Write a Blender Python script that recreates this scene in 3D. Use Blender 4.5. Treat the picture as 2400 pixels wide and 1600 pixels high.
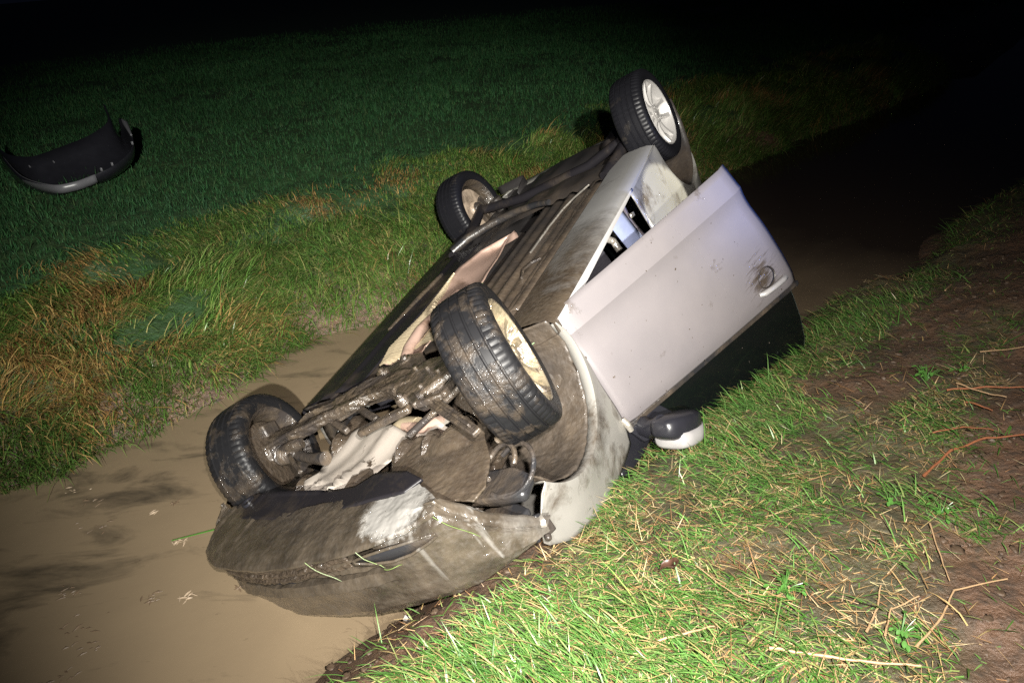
import bpy, bmesh, math, random
import numpy as np
from mathutils import Matrix, Vector, Euler

sc = bpy.context.scene
for o in list(bpy.data.objects):
    bpy.data.objects.remove(o, do_unlink=True)
C = sc.collection
random.seed(7)
RNG = np.random.default_rng(11)

# ------------------------------------------------------------------ camera
cam_d = bpy.data.cameras.new('camera')
cam = bpy.data.objects.new('camera', cam_d)
C.objects.link(cam)
cam.matrix_world = Matrix(((0.99619, 0.08716, 0.0, 0.0), (-0.04092, 0.46769, -0.88295, 0.0),
                           (-0.07695, 0.87959, 0.46947, 2.4), (0, 0, 0, 1)))
cam_d.sensor_width = 36.0
cam_d.lens = 25.5
cam_d.clip_start = 0.05
cam_d.clip_end = 1000
sc.camera = cam

# ------------------------------------------------------------------ night sky
world = bpy.data.worlds.new('World')
sc.world = world
world.use_nodes = True
wn = world.node_tree.nodes
wn['Background'].inputs[0].default_value = (0.10, 0.13, 0.26, 1)
wn['Background'].inputs[1].default_value = 0.014

# ------------------------------------------------------------------ lamps of the rescue crew
def spot(name, loc, target, watt, cone, blend, col, size):
    d = bpy.data.lights.new(name, 'SPOT')
    d.energy = watt; d.spot_size = math.radians(cone); d.spot_blend = blend
    d.color = col; d.shadow_soft_size = size
    o = bpy.data.objects.new(name, d)
    C.objects.link(o)
    o.location = loc
    o.rotation_euler = (Vector(target) - Vector(loc)).to_track_quat('-Z', 'Y').to_euler()
    return o
spot('hand_lamp', (0.16, -0.05, 2.66), (0.44, 2.25, 0.5), 1700, 86, 1.0, (1.0, 0.94, 0.87), 0.03)
spot('work_lamp', (0.4, -2.6, 3.5), (-1.55, 7.4, 0.4), 6600, 50, 0.95, (1.0, 0.98, 0.90), 0.05)
spot('torch_lamp', (6.0, 3.3, 2.4), (0.95, 4.45, 0.72), 3600, 9.5, 0.10, (1.0, 0.96, 0.80), 0.02)
spot('beacon_lamp', (5.5, 1.0, 3.0), (1.32, 3.78, 1.32), 1500, 13, 1.0, (0.14, 0.28, 1.0), 0.25)

sc.view_settings.view_transform = 'Standard'
sc.view_settings.look = 'None'
sc.view_settings.exposure = 0.0
sc.view_settings.gamma = 1.0
sc.cycles.use_denoising = False
sc.cycles.max_bounces = 6
sc.cycles.diffuse_bounces = 3
sc.cycles.glossy_bounces = 3
sc.cycles.transmission_bounces = 4
sc.cycles.sample_clamp_indirect = 1.5

# ------------------------------------------------------------------ materials
def N(nt, typ, **kw):
    n = nt.nodes.new(typ)
    for k, v in kw.items():
        setattr(n, k, v)
    return n

def ramp(nt, fac, p0, p1, c0=(0, 0, 0, 1), c1=(1, 1, 1, 1)):
    r = N(nt, 'ShaderNodeValToRGB')
    r.color_ramp.elements[0].position = p0; r.color_ramp.elements[0].color = c0
    r.color_ramp.elements[1].position = p1; r.color_ramp.elements[1].color = c1
    nt.links.new(fac, r.inputs[0])
    return r.outputs[0]

def noise(nt, vec, scale, detail=6, rough=0.55, dist=0.0):
    n = N(nt, 'ShaderNodeTexNoise')
    n.inputs['Scale'].default_value = scale; n.inputs['Detail'].default_value = detail
    n.inputs['Roughness'].default_value = rough; n.inputs['Distortion'].default_value = dist
    nt.links.new(vec, n.inputs['Vector'])
    return n.outputs['Fac']

def math_(nt, op, a, b):
    m = N(nt, 'ShaderNodeMath', operation=op)
    for i, v in enumerate((a, b)):
        if isinstance(v, (int, float)): m.inputs[i].default_value = v
        else: nt.links.new(v, m.inputs[i])
    return m.outputs[0]

def mixc(nt, fac, a, b):
    m = N(nt, 'ShaderNodeMix', data_type='RGBA')
    if isinstance(fac, (int, float)): m.inputs[0].default_value = fac
    else: nt.links.new(fac, m.inputs[0])
    for i, v in ((6, a), (7, b)):
        if isinstance(v, tuple): m.inputs[i].default_value = (*v[:3], 1)
        else: nt.links.new(v, m.inputs[i])
    return m.outputs[2]

def newmat(name):
    m = bpy.data.materials.new(name); m.use_nodes = True
    nt = m.node_tree
    b = nt.nodes['Principled BSDF']
    tc = N(nt, 'ShaderNodeTexCoord')
    return m, nt, b, tc

MUD_A = (0.066, 0.051, 0.036); MUD_B = (0.036, 0.027, 0.020)

def dirty(name, base, rough=0.4, metal=0.0, mud=0.5, scale=6.0, soft=0.08, grad=None, coat=0.0, spots=0.0,
          bump=0.4, mudrough=0.30, base2=None, fine=46.0, mcol=None, clean=None, drips=None, smear=None, wet=0.42):
    """a base finish with wet mud over part of it; mud = share of the noise range that is covered"""
    m, nt, b, tc = newmat(name)
    vec = tc.outputs['Object']
    n1 = noise(nt, vec, scale, 8, 0.6, 0.3)
    f = n1
    if grad:
        dp = N(nt, 'ShaderNodeVectorMath', operation='DOT_PRODUCT')
        nt.links.new(vec, dp.inputs[0]); dp.inputs[1].default_value = grad[:3]
        f = math_(nt, 'ADD', f, math_(nt, 'ADD', dp.outputs['Value'], grad[3]))
    thr = 1.0 - mud
    mask = ramp(nt, f, max(0.0, thr - soft), min(1.0, thr + soft))
    if clean:
        ds = N(nt, 'ShaderNodeVectorMath', operation='DISTANCE')
        nt.links.new(vec, ds.inputs[0]); ds.inputs[1].default_value = clean[:3]
        dd = math_(nt, 'ADD', ds.outputs['Value'], math_(nt, 'MULTIPLY', noise(nt, vec, 22, 8, 0.7), 0.22))
        mask = math_(nt, 'MULTIPLY', mask, ramp(nt, math_(nt, 'MULTIPLY', dd, 1.0 / clean[3]), 0.84, 1.12))
    if drips:
        mp = N(nt, 'ShaderNodeMapping'); mp.inputs['Scale'].default_value = (14, 20, 1.3)
        nt.links.new(vec, mp.inputs[0])
        dn_ = noise(nt, mp.outputs[0], 1.0, 3, 0.5, 0.2)
        sx = N(nt, 'ShaderNodeSeparateXYZ'); nt.links.new(vec, sx.inputs[0])
        reg = ramp(nt, math_(nt, 'MULTIPLY', sx.outputs[1], -1.0), drips[0], drips[1])
        dr_ = math_(nt, 'MULTIPLY', ramp(nt, dn_, drips[2], drips[2] + 0.12), reg)
        mask = math_(nt, 'MULTIPLY', mask, math_(nt, 'SUBTRACT', 1.0, dr_))
    if smear:
        ds = N(nt, 'ShaderNodeVectorMath', operation='DISTANCE')
        nt.links.new(vec, ds.inputs[0]); ds.inputs[1].default_value = smear[:3]
        mp = N(nt, 'ShaderNodeMapping'); mp.inputs['Scale'].default_value = (9, 9, 60); mp.inputs['Rotation'].default_value = (0.0, 0.9, 0.0)
        nt.links.new(vec, mp.inputs[0])
        bl = ramp(nt, math_(nt, 'MULTIPLY', ds.outputs['Value'], 1.0 / smear[3]), 0.2, 1.0, (1, 1, 1, 1), (0, 0, 0, 1))
        sm = ramp(nt, math_(nt, 'ADD', noise(nt, mp.outputs[0], 1.0, 5, 0.6), math_(nt, 'MULTIPLY', bl, 0.28)), 0.66, 0.84)
        mask = math_(nt, 'MAXIMUM', mask, math_(nt, 'MULTIPLY', sm, bl))
    if spots > 0:
        vs = noise(nt, vec, 38, 2, 0.5)
        sp = ramp(nt, vs, 0.80 - spots, 0.83 - spots)
        mask = math_(nt, 'MAXIMUM', mask, sp)
    n2 = noise(nt, vec, fine, 3, 0.5)
    n3 = noise(nt, vec, 9.0, 5, 0.6)
    ma, mb = mcol or (MUD_A, MUD_B)
    mudc = mixc(nt, ramp(nt, n3, 0.3, 0.7), ma, mb)
    bc = mixc(nt, ramp(nt, noise(nt, vec, 4.0, 6, 0.6), 0.3, 0.7), base, base2 or tuple(c * 0.86 for c in base))
    nt.links.new(mixc(nt, mask, bc, mudc), b.inputs['Base Color'])
    mr = ramp(nt, n2, 0.35, 0.65, (mudrough - 0.12,) * 3 + (1,), (mudrough + 0.3,) * 3 + (1,))
    rg = mixc(nt, mask, (rough,) * 3, mr)
    nt.links.new(rg, b.inputs['Roughness'])
    inv = math_(nt, 'SUBTRACT', 1.0, mask)
    nt.links.new(math_(nt, 'MULTIPLY', inv, metal), b.inputs['Metallic'])
    nt.links.new(math_(nt, 'ADD', math_(nt, 'MULTIPLY', inv, coat), math_(nt, 'MULTIPLY', mask, wet)), b.inputs['Coat Weight'])
    b.inputs['Coat Roughness'].default_value = 0.07
    h = math_(nt, 'MULTIPLY', mask, math_(nt, 'ADD', math_(nt, 'MULTIPLY', n2, 1.0), math_(nt, 'MULTIPLY', noise(nt, vec, 24, 5, 0.6), 1.1)))
    bp = N(nt, 'ShaderNodeBump'); bp.inputs['Strength'].default_value = bump; bp.inputs['Distance'].default_value = 0.008
    nt.links.new(h, bp.inputs['Height']); nt.links.new(bp.outputs[0], b.inputs['Normal'])
    b2 = N(nt, 'ShaderNodeBump'); b2.inputs['Strength'].default_value = 0.9; b2.inputs['Distance'].default_value = 0.006
    nt.links.new(math_(nt, 'MULTIPLY', mask, noise(nt, vec, 85, 2, 0.5)), b2.inputs['Height']); nt.links.new(bp.outputs[0], b2.inputs['Normal']); nt.links.new(b2.outputs[0], b.inputs['Coat Normal'])
    return m

def plain(name, base, rough=0.5, metal=0.0, spec=0.5, nscale=20, var=0.25, bump=0.0):
    m, nt, b, tc = newmat(name)
    n1 = noise(nt, tc.outputs['Object'], nscale, 5, 0.6)
    nt.links.new(mixc(nt, n1, tuple(c * (1 - var) for c in base), tuple(min(1, c * (1 + var)) for c in base)), b.inputs['Base Color'])
    b.inputs['Roughness'].default_value = rough; b.inputs['Metallic'].default_value = metal
    b.inputs['Specular IOR Level'].default_value = spec
    if bump:
        bp = N(nt, 'ShaderNodeBump'); bp.inputs['Strength'].default_value = bump; bp.inputs['Distance'].default_value = 0.01
        nt.links.new(n1, bp.inputs['Height']); nt.links.new(bp.outputs[0], b.inputs['Normal'])
    return m

PAINT = (0.168, 0.153, 0.157)
M = {}
M['door_paint'] = dirty('silver_paint_door', PAINT, 0.48, 0.15, 0.30, 5.0, 0.05, coat=0.25, spots=0.075, bump=0.25, smear=(-0.08, -1.40, 0.90, 0.22), base2=(0.148, 0.136, 0.142))
M['paint'] = dirty('silver_paint_body', (0.22, 0.212, 0.195), 0.34, 0.15, 0.41, 6.0, 0.09, coat=0.5, spots=0.06, bump=0.25)
M['paint_sill'] = dirty('silver_paint_sill', (0.27, 0.265, 0.26), 0.40, 0.1, 0.46, 2.6, 0.22, grad=(0.34, 0, -0.9, 0.18), coat=0.2, bump=0.4)
M['bumper'] = dirty('muddy_bumper_paint', (0.24, 0.232, 0.218), 0.36, 0.1, 0.60, 2.4, 0.20, grad=(0.0, 0.34, 0.0, 0.34), coat=0.4, spots=0.05, bump=0.30,
                    clean=(1.97, -0.50, 0.15, 0.29), drips=(0.42, 0.80, 0.60), wet=0.9, mcol=((0.066, 0.053, 0.039), (0.026, 0.021, 0.016)))
M['mud'] = dirty('wet_mud', MUD_A, 0.3, 0, 0.97, 4, 0.05, bump=0.35, wet=0.8)
M['clod'] = plain('soil_clods', (0.062, 0.042, 0.027), 0.5, 0, 0.4, 60, 0.4, 0.5)
M['mudplastic'] = dirty('muddy_black_plastic', (0.018, 0.018, 0.02), 0.32, 0, 0.45, 5.0, 0.14, bump=0.6, mcol=((0.09, 0.068, 0.048), (0.045, 0.035, 0.026)))
M['panel'] = dirty('black_floor_panel', (0.012, 0.011, 0.013), 0.35, 0, 0.34, 4.0, 0.16, bump=0.4, mcol=((0.06, 0.046, 0.034), (0.03, 0.024, 0.018)))
M['floor'] = dirty('muddy_underseal', (0.022, 0.02, 0.02), 0.42, 0, 0.46, 2.6, 0.22, grad=(0.09, -0.16, 0, 0), bump=0.35, mcol=((0.085, 0.064, 0.045), (0.045, 0.034, 0.026)))
M['liner'] = dirty('muddy_arch_liner', (0.03, 0.026, 0.024), 0.45, 0, 0.60, 4.0, 0.25, bump=0.6, mudrough=0.42, mcol=((0.075, 0.058, 0.042), (0.040, 0.031, 0.023)))
M['steel'] = dirty('muddy_steel', (0.035, 0.03, 0.028), 0.30, 0.2, 0.52, 7.0, 0.12, bump=0.8, mudrough=0.24, mcol=((0.082, 0.062, 0.043), (0.036, 0.028, 0.020)))
M['darkmud'] = dirty('dark_wet_mud', (0.03, 0.024, 0.02), 0.3, 0.0, 0.6, 8.0, 0.15, bump=0.9, mudrough=0.24, mcol=((0.06, 0.045, 0.032), (0.03, 0.023, 0.017)))
M['rubber'] = dirty('muddy_tyre_rubber', (0.008, 0.008, 0.009), 0.46, 0, 0.42, 11.0, 0.10, bump=0.5, fine=90, wet=0.22, mudrough=0.45, mcol=((0.044, 0.034, 0.025), (0.022, 0.017, 0.013)))
M['rubber_clean'] = dirty('tyre_rubber', (0.008, 0.008, 0.010), 0.42, 0, 0.30, 7.0, 0.1, bump=0.3, mcol=((0.06, 0.05, 0.04), (0.03, 0.026, 0.02)))
M['alloy'] = dirty('muddy_alloy', (0.44, 0.37, 0.25), 0.22, 0.75, 0.50, 10.0, 0.09, bump=0.5, mcol=((0.09, 0.07, 0.05), (0.05, 0.038, 0.028)))
M['alloy_clean'] = dirty('silver_alloy', (0.42, 0.405, 0.39), 0.32, 0.25, 0.34, 8.0, 0.08, bump=0.2)
M['alu'] = dirty('crumpled_aluminium', (0.46, 0.41, 0.36), 0.34, 0.35, 0.37, 9.0, 0.03, bump=0.3)
M['pinkshield'] = dirty('heat_shield', (0.46, 0.32, 0.26), 0.42, 0.35, 0.40, 6.0, 0.10, bump=0.2, mcol=((0.22, 0.14, 0.10), (0.12, 0.08, 0.06)))
M['goldshield'] = dirty('corrugated_shield', (0.52, 0.43, 0.29), 0.32, 0.6, 0.36, 8.0, 0.08, bump=0.2)
M['black'] = plain('black_plastic', (0.014, 0.014, 0.018), 0.28, 0, 0.5, 12, 0.3)
M['fabric'] = plain('dark_seat_fabric', (0.03, 0.028, 0.035), 0.8, 0, 0.3, 60, 0.3, 0.4)
M['belt'] = plain('seat_belt_webbing', (0.16, 0.14, 0.16), 0.7, 0, 0.3, 80, 0.2, 0.3)
M['trim'] = plain('blue_grey_trim', (0.20, 0.23, 0.36), 0.6, 0, 0.3, 20, 0.2)
M['chrome'] = dirty('bare_metal', (0.60, 0.56, 0.50), 0.2, 0.8, 0.42, 12, 0.1, bump=0.3)
M['white'] = plain('white_plastic_lit_lip', (0.40, 0.39, 0.39), 0.35, 0, 0.5, 8, 0.08)
M['handle'] = plain('silver_handle', (0.34, 0.33, 0.33), 0.25, 0.3, 0.5, 20, 0.15)
M['field_bumper'] = plain('grey_painted_plastic', (0.11, 0.11, 0.12), 0.35, 0, 0.5, 6, 0.1)
M['backplate'] = dirty('brake_backplate', (0.42, 0.33, 0.25), 0.5, 0.2, 0.40, 12, 0.15, bump=0.3)

for k_ in ('rubber', 'rubber_clean', 'panel'):
    M[k_].node_tree.nodes['Principled BSDF'].inputs['Specular IOR Level'].default_value = 0.2

def glassmat():
    m, nt, b, tc = newmat('tinted_glass')
    n1 = noise(nt, tc.outputs['Object'], 26, 2, 0.5)
    sp = ramp(nt, n1, 0.755, 0.775)
    nt.links.new(mixc(nt, sp, (0.003, 0.004, 0.004), (0.14, 0.12, 0.10)), b.inputs['Base Color'])
    hz = ramp(nt, noise(nt, tc.outputs['Object'], 4, 5, 0.6), 0.3, 0.8, (0.05, 0.05, 0.05, 1), (0.28, 0.28, 0.28, 1))
    nt.links.new(hz, b.inputs['Roughness'])
    b.inputs['Specular IOR Level'].default_value = 0.5
    return m
M['glass'] = glassmat()
M['glass_edge'] = plain('ground_glass_edge', (0.05, 0.065, 0.06), 0.3, 0, 0.5, 10, 0.2)

def groundmat():
    m, nt, b, tc = newmat('wet_soil')
    vec = tc.outputs['Object']
    n1 = noise(nt, vec, 1.6, 8, 0.62); n2 = noise(nt, vec, 22, 8, 0.65); n3 = noise(nt, vec, 5, 6, 0.6)
    c = mixc(nt, ramp(nt, n1, 0.35, 0.65), (0.058, 0.036, 0.022), (0.118, 0.066, 0.039))
    c = mixc(nt, ramp(nt, n2, 0.45, 0.7), c, (0.035, 0.025, 0.017))
    at = N(nt, 'ShaderNodeAttribute', attribute_name='turf')
    tcol = mixc(nt, ramp(nt, n3, 0.35, 0.65), (0.024, 0.066, 0.020), (0.026, 0.052, 0.017))
    c = mixc(nt, at.outputs['Fac'], c, tcol)
    nt.links.new(c, b.inputs['Base Color'])
    nt.links.new(ramp(nt, n2, 0.3, 0.7, (0.42,) * 3 + (1,), (0.8,) * 3 + (1,)), b.inputs['Roughness'])
    bp = N(nt, 'ShaderNodeBump'); bp.inputs['Strength'].default_value = 0.8; bp.inputs['Distance'].default_value = 0.03
    b.inputs['Coat Weight'].default_value = 0.20; b.inputs['Coat Roughness'].default_value = 0.26; nt.links.new(bp.outputs[0], b.inputs['Coat Normal'])
    nt.links.new(math_(nt, 'ADD', n2, math_(nt, 'MULTIPLY', n3, 1.5)), bp.inputs['Height'])
    nt.links.new(bp.outputs[0], b.inputs['Normal'])
    return m
M['ground'] = groundmat()

def watermat():
    m, nt, b, tc = newmat('muddy_water')
    vec = tc.outputs['Object']
    mp = N(nt, 'ShaderNodeMapping'); mp.inputs['Rotation'].default_value = (0, 0, -0.55); mp.inputs['Scale'].default_value = (0.55, 1.5, 1)
    nt.links.new(vec, mp.inputs[0]); v2 = mp.outputs[0]
    n1 = noise(nt, vec, 0.8, 6, 0.55, 0.4); n2 = noise(nt, v2, 3.2, 7, 0.62, 0.6); n3 = noise(nt, v2, 9.0, 6, 0.65, 0.3)
    c = mixc(nt, ramp(nt, n1, 0.35, 0.65), (0.166, 0.126, 0.080), (0.140, 0.106, 0.068))
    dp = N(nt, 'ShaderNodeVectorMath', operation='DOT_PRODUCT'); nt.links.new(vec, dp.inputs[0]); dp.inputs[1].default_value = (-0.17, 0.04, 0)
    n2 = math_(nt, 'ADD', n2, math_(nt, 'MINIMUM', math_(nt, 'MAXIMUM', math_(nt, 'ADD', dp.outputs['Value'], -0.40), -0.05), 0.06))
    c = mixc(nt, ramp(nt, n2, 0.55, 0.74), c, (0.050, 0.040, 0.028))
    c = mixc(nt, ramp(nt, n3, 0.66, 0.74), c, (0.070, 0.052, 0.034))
    # water colour is brown round the nose of the car and darkens further along the ditch
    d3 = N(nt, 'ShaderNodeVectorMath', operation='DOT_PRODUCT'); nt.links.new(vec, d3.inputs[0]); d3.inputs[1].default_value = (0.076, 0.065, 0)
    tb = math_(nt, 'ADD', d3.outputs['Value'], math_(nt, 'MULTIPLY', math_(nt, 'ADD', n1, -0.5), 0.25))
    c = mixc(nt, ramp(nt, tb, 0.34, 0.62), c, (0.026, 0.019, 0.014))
    nt.links.new(c, b.inputs['Base Color'])
    b.inputs['Roughness'].default_value = 0.04
    b.inputs['IOR'].default_value = 1.33
    b.inputs['Specular IOR Level'].default_value = 0.5
    bp = N(nt, 'ShaderNodeBump'); bp.inputs['Strength'].default_value = 0.10; bp.inputs['Distance'].default_value = 0.02
    nt.links.new(noise(nt, vec, 5, 4, 0.5), bp.inputs['Height']); nt.links.new(bp.outputs[0], b.inputs['Normal'])
    return m
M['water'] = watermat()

def grassmat(name, rough=0.35, trans=0.25, spec=0.4):
    m, nt, b, tc = newmat(name)
    at = N(nt, 'ShaderNodeAttribute', attribute_name='Col')
    nt.links.new(at.outputs['Color'], b.inputs['Base Color'])
    b.inputs['Roughness'].default_value = rough
    b.inputs['Specular IOR Level'].default_value = spec
    tr = N(nt, 'ShaderNodeBsdfTranslucent'); nt.links.new(at.outputs['Color'], tr.inputs[0])
    mx = N(nt, 'ShaderNodeMixShader'); mx.inputs[0].default_value = trans
    nt.links.new(b.outputs[0], mx.inputs[1]); nt.links.new(tr.outputs[0], mx.inputs[2])
    nt.links.new(mx.outputs[0], nt.nodes['Material Output'].inputs[0])
    return m
M['grass'] = grassmat('wet_grass')
M['field'] = grassmat('field_grass', 0.6, 0.3, 0.15)
M['stuck'] = plain('muddy_grass_blade', (0.09, 0.13, 0.035), 0.5, 0, 0.4, 30, 0.5)
M['leaf'] = plain('weed_leaf', (0.05, 0.135, 0.024), 0.35, 0, 0.5, 30, 0.3)
M['twig_red'] = plain('red_brown_stalk', (0.20, 0.075, 0.035), 0.5, 0, 0.4, 40, 0.35, 0.3)
M['twig_tan'] = plain('tan_stalk', (0.30, 0.20, 0.11), 0.5, 0, 0.4, 40, 0.3, 0.3)
M['twig_dark'] = plain('dark_stalk', (0.09, 0.055, 0.035), 0.5, 0, 0.4, 40, 0.3, 0.3)
M['deadleaf'] = plain('dead_leaf', (0.055, 0.028, 0.018), 0.4, 0, 0.4, 25, 0.3)
M['floater'] = plain('sodden_debris', (0.10, 0.07, 0.045), 0.4, 0, 0.4, 40, 0.5, 0.4)
M['floater_pale'] = plain('pale_debris', (0.26, 0.20, 0.14), 0.45, 0, 0.4, 40, 0.3, 0.3)

# ------------------------------------------------------------------ mesh helpers
def tag(o, label=None, cat=None, group=None, kind=None):
    if label: o['label'] = label
    if cat: o['category'] = cat
    if group: o['group'] = group
    if kind: o['kind'] = kind
    return o

def link(name, me, mat=None, parent=None):
    if mat is not None: me.materials.append(mat)
    o = bpy.data.objects.new(name, me); C.objects.link(o)
    if parent is not None: o.parent = parent
    return o

def empty(name, loc=(0, 0, 0)):
    o = bpy.data.objects.new(name, None); C.objects.link(o)
    o.empty_display_size = 0.2; o.location = loc
    return o

class MB:
    def __init__(s): s.v = []; s.f = []
    def add(s, vs, fs):
        n = len(s.v); s.v += [tuple(map(float, p)) for p in vs]; s.f += [tuple(i + n for i in f) for f in fs]; return s
    def box(s, c, size, rot=None):
        hx, hy, hz = size[0] / 2, size[1] / 2, size[2] / 2
        p = [Vector((x, y, z)) for x in (-hx, hx) for y in (-hy, hy) for z in (-hz, hz)]
        if rot is not None: R = Euler(rot).to_matrix(); p = [R @ a for a in p]
        return s.add([a + Vector(c) for a in p], [(0, 1, 3, 2), (4, 6, 7, 5), (0, 4, 5, 1), (2, 3, 7, 6), (0, 2, 6, 4), (1, 5, 7, 3)])
    def bar(s, a, b, w, t, up=(0, 0, 1), w2=None, t2=None):
        a, b = Vector(a), Vector(b); d = (b - a).normalized(); u = Vector(up); sd = d.cross(u).normalized(); u = sd.cross(d).normalized()
        vs = []
        for p, ww, tt in ((a, w, t), (b, w2 or w, t2 or t)):
            for i, j in ((-1, -1), (1, -1), (1, 1), (-1, 1)): vs.append(p + sd * ww / 2 * i + u * tt / 2 * j)
        return s.add(vs, [(3, 2, 1, 0), (4, 5, 6, 7), (0, 1, 5, 4), (1, 2, 6, 5), (2, 3, 7, 6), (3, 0, 4, 7)])
    def tube(s, path, r, n=10, caps=True):
        path = [Vector(p) for p in path]
        rs = r if hasattr(r, '__len__') else [r] * len(path)
        vs = []; fs = []; u = None
        for i, p in enumerate(path):
            d = (path[min(i + 1, len(path) - 1)] - path[max(i - 1, 0)]).normalized()
            if u is None:
                u = d.orthogonal().normalized()
            else:
                u = (u - d * u.dot(d)).normalized()
            w = d.cross(u)
            for k in range(n):
                a = 2 * math.pi * k / n
                vs.append(p + (u * math.cos(a) + w * math.sin(a)) * rs[i])
        for i in range(len(path) - 1):
            for k in range(n):
                fs.append((i * n + k, i * n + (k + 1) % n, (i + 1) * n + (k + 1) % n, (i + 1) * n + k))
        if caps:
            fs.append(tuple(range(n))[::-1]); fs.append(tuple((len(path) - 1) * n + k for k in range(n)))
        return s.add(vs, fs)
    def grid(s, P):
        nu, nv = len(P), len(P[0])
        return s.add([p for row in P for p in row], [(i * nv + j, (i + 1) * nv + j, (i + 1) * nv + j + 1, i * nv + j + 1) for i in range(nu - 1) for j in range(nv - 1)])
    def prism(s, poly, z0, z1):
        n = len(poly)
        vs = [(*p, z0) for p in poly] + [(*p, z1) for p in poly]
        return s.add(vs, [tuple(range(n))[::-1], tuple(range(n, 2 * n))] + [(i, (i + 1) % n, n + (i + 1) % n, n + i) for i in range(n)])
    def lathe(s, rows, n=64, closed=False, mod=None):
        vs = []; fs = []
        for i, (w, r) in enumerate(rows):
            for k in range(n):
                a = 2 * math.pi * k / n
                rr = r + (mod(i, k) if mod else 0)
                vs.append((rr * math.cos(a), w, rr * math.sin(a)))
        m = len(rows)
        for i in range(m if closed else m - 1):
            for k in range(n):
                fs.append((i * n + k, ((i + 1) % m) * n + k, ((i + 1) % m) * n + (k + 1) % n, i * n + (k + 1) % n))
        return s.add(vs, fs)
    def mesh(s, name, smooth=40, merge=False):
        me = bpy.data.meshes.new(name); me.from_pydata(s.v, [], s.f); me.validate()
        bm = bmesh.new(); bm.from_mesh(me)
        if merge: bmesh.ops.remove_doubles(bm, verts=bm.verts, dist=1e-4)
        bmesh.ops.recalc_face_normals(bm, faces=bm.faces)
        bm.to_mesh(me); bm.free()
        if smooth:
            me.polygons.foreach_set('use_smooth', [True] * len(me.polygons))
            me.set_sharp_from_angle(angle=math.radians(smooth))
        return me
    def build(s, name, mat, parent=None, smooth=40, bevel=0.0, solid=0.0, merge=False, subd=0, warp=None):
        me = s.mesh(name, smooth, merge)
        if warp:
            for v in me.vertices: v.co = warp(v.co)
        o = link(name, me, mat, parent)
        if solid:
            md = o.modifiers.new('thickness', 'SOLIDIFY'); md.thickness = solid; md.offset = -1
        if bevel:
            md = o.modifiers.new('edges', 'BEVEL'); md.width = bevel; md.segments = 2; md.limit_method = 'ANGLE'; md.angle_limit = math.radians(35)
        if subd:
            md = o.modifiers.new('subd', 'SUBSURF'); md.levels = subd; md.render_levels = subd
        return o

def lumpy(o, levels, strength, scale, strength2=0.0, scale2=0.1):
    md = o.modifiers.new('fine', 'SUBSURF'); md.subdivision_type = 'SIMPLE'; md.levels = levels; md.render_levels = levels
    for k, (st, sc2) in enumerate(((strength, scale), (strength2, scale2))):
        if st:
            tx = bpy.data.textures.new('lumps', 'CLOUDS'); tx.noise_scale = sc2; tx.noise_depth = 3
            dm = o.modifiers.new('lumps%d' % k, 'DISPLACE'); dm.texture = tx; dm.strength = st; dm.texture_coords = 'LOCAL'; dm.mid_level = 0.5
    return o

def vnoise(x, y, seed=0):
    xi = np.floor(x).astype(np.int64); yi = np.floor(y).astype(np.int64)
    xf = x - xi; yf = y - yi
    def hsh(a, b):
        h = (a * 374761393 + b * 668265263 + seed * 974634777) & 0xFFFFFFFF
        h = ((h ^ (h >> 13)) * 1274126177) & 0xFFFFFFFF
        return ((h ^ (h >> 16)) & 0xFFFF) / 65535.0
    u = xf * xf * (3 - 2 * xf); v = yf * yf * (3 - 2 * yf)
    return (hsh(xi, yi) * (1 - u) + hsh(xi + 1, yi) * u) * (1 - v) + (hsh(xi, yi + 1) * (1 - u) + hsh(xi + 1, yi + 1) * u) * v

def fbm(x, y, o=4, seed=0):
    t = 0; a = 0.5; s = 0
    for i in range(o):
        t = t + a * vnoise(x, y, seed + i); s += a; a *= 0.5; x = x * 2.03; y = y * 2.03
    return t / s

# ------------------------------------------------------------------ terrain: a ditch between a bank and a field
AX, AY = 0.76, 0.65
def sn(X, Y): return AX * X + AY * Y, -AY * X + AX * Y
def near_edge(s): return 1.98 + 0.16 * (fbm(s * 1.3, s * 0 + 3.1, 3, 5) - 0.5) + np.clip((s - 3.4) / 0.8, 0, 1) * 0.5 * (fbm(s * 1.1, s * 0 + 8.1, 3, 6) - 0.5) - 0.10 * np.clip((s - 3) / 3, 0, 1)
def far_edge(s): return 4.46 + 0.75 * (fbm(s * 1.25 + 7.7, s * 0 + 1.3, 4, 9) - 0.5)

def height(X, Y, fine=True):
    X = np.asarray(X, float); Y = np.asarray(Y, float)
    s, n = sn(X, Y)
    dn = near_edge(s) - n
    df = n - far_edge(s)
    hn = np.interp(dn, [-1.2, -0.5, 0, 0.10, 0.36, 0.8, 1.6, 3.0, 8], [-0.95, -0.7, 0, 0.07, 0.30, 0.43, 0.62, 0.74, 0.78])
    hf = np.interp(df, [-1.2, -0.5, 0, 0.10, 0.28, 0.7, 1.5, 3.0, 8], [-0.95, -0.7, 0, 0.09, 0.22, 0.33, 0.44, 0.48, 0.5])
    h = np.maximum(hn, hf)
    land = np.clip(np.maximum(dn, df) / 0.3, 0, 1)
    h = h + land * ((fbm(X * 0.9, Y * 0.9, 3, 21) - 0.5) * 0.10 + (fbm(X * 4, Y * 4, 3, 31) - 0.5) * 0.075)
    h = h + np.clip(df / 0.3, 0, 1) * np.clip((2.6 - df) / 0.8, 0, 1) * 0.34 * (fbm(X * 2.2, Y * 2.2, 2, 47) - 0.42)
    if fine:
        h = h + np.clip(np.maximum(dn, df) / 0.1 + 0.5, 0, 1) * (fbm(X * 15, Y * 15, 3, 41) - 0.5) * 0.045
    return h

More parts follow.
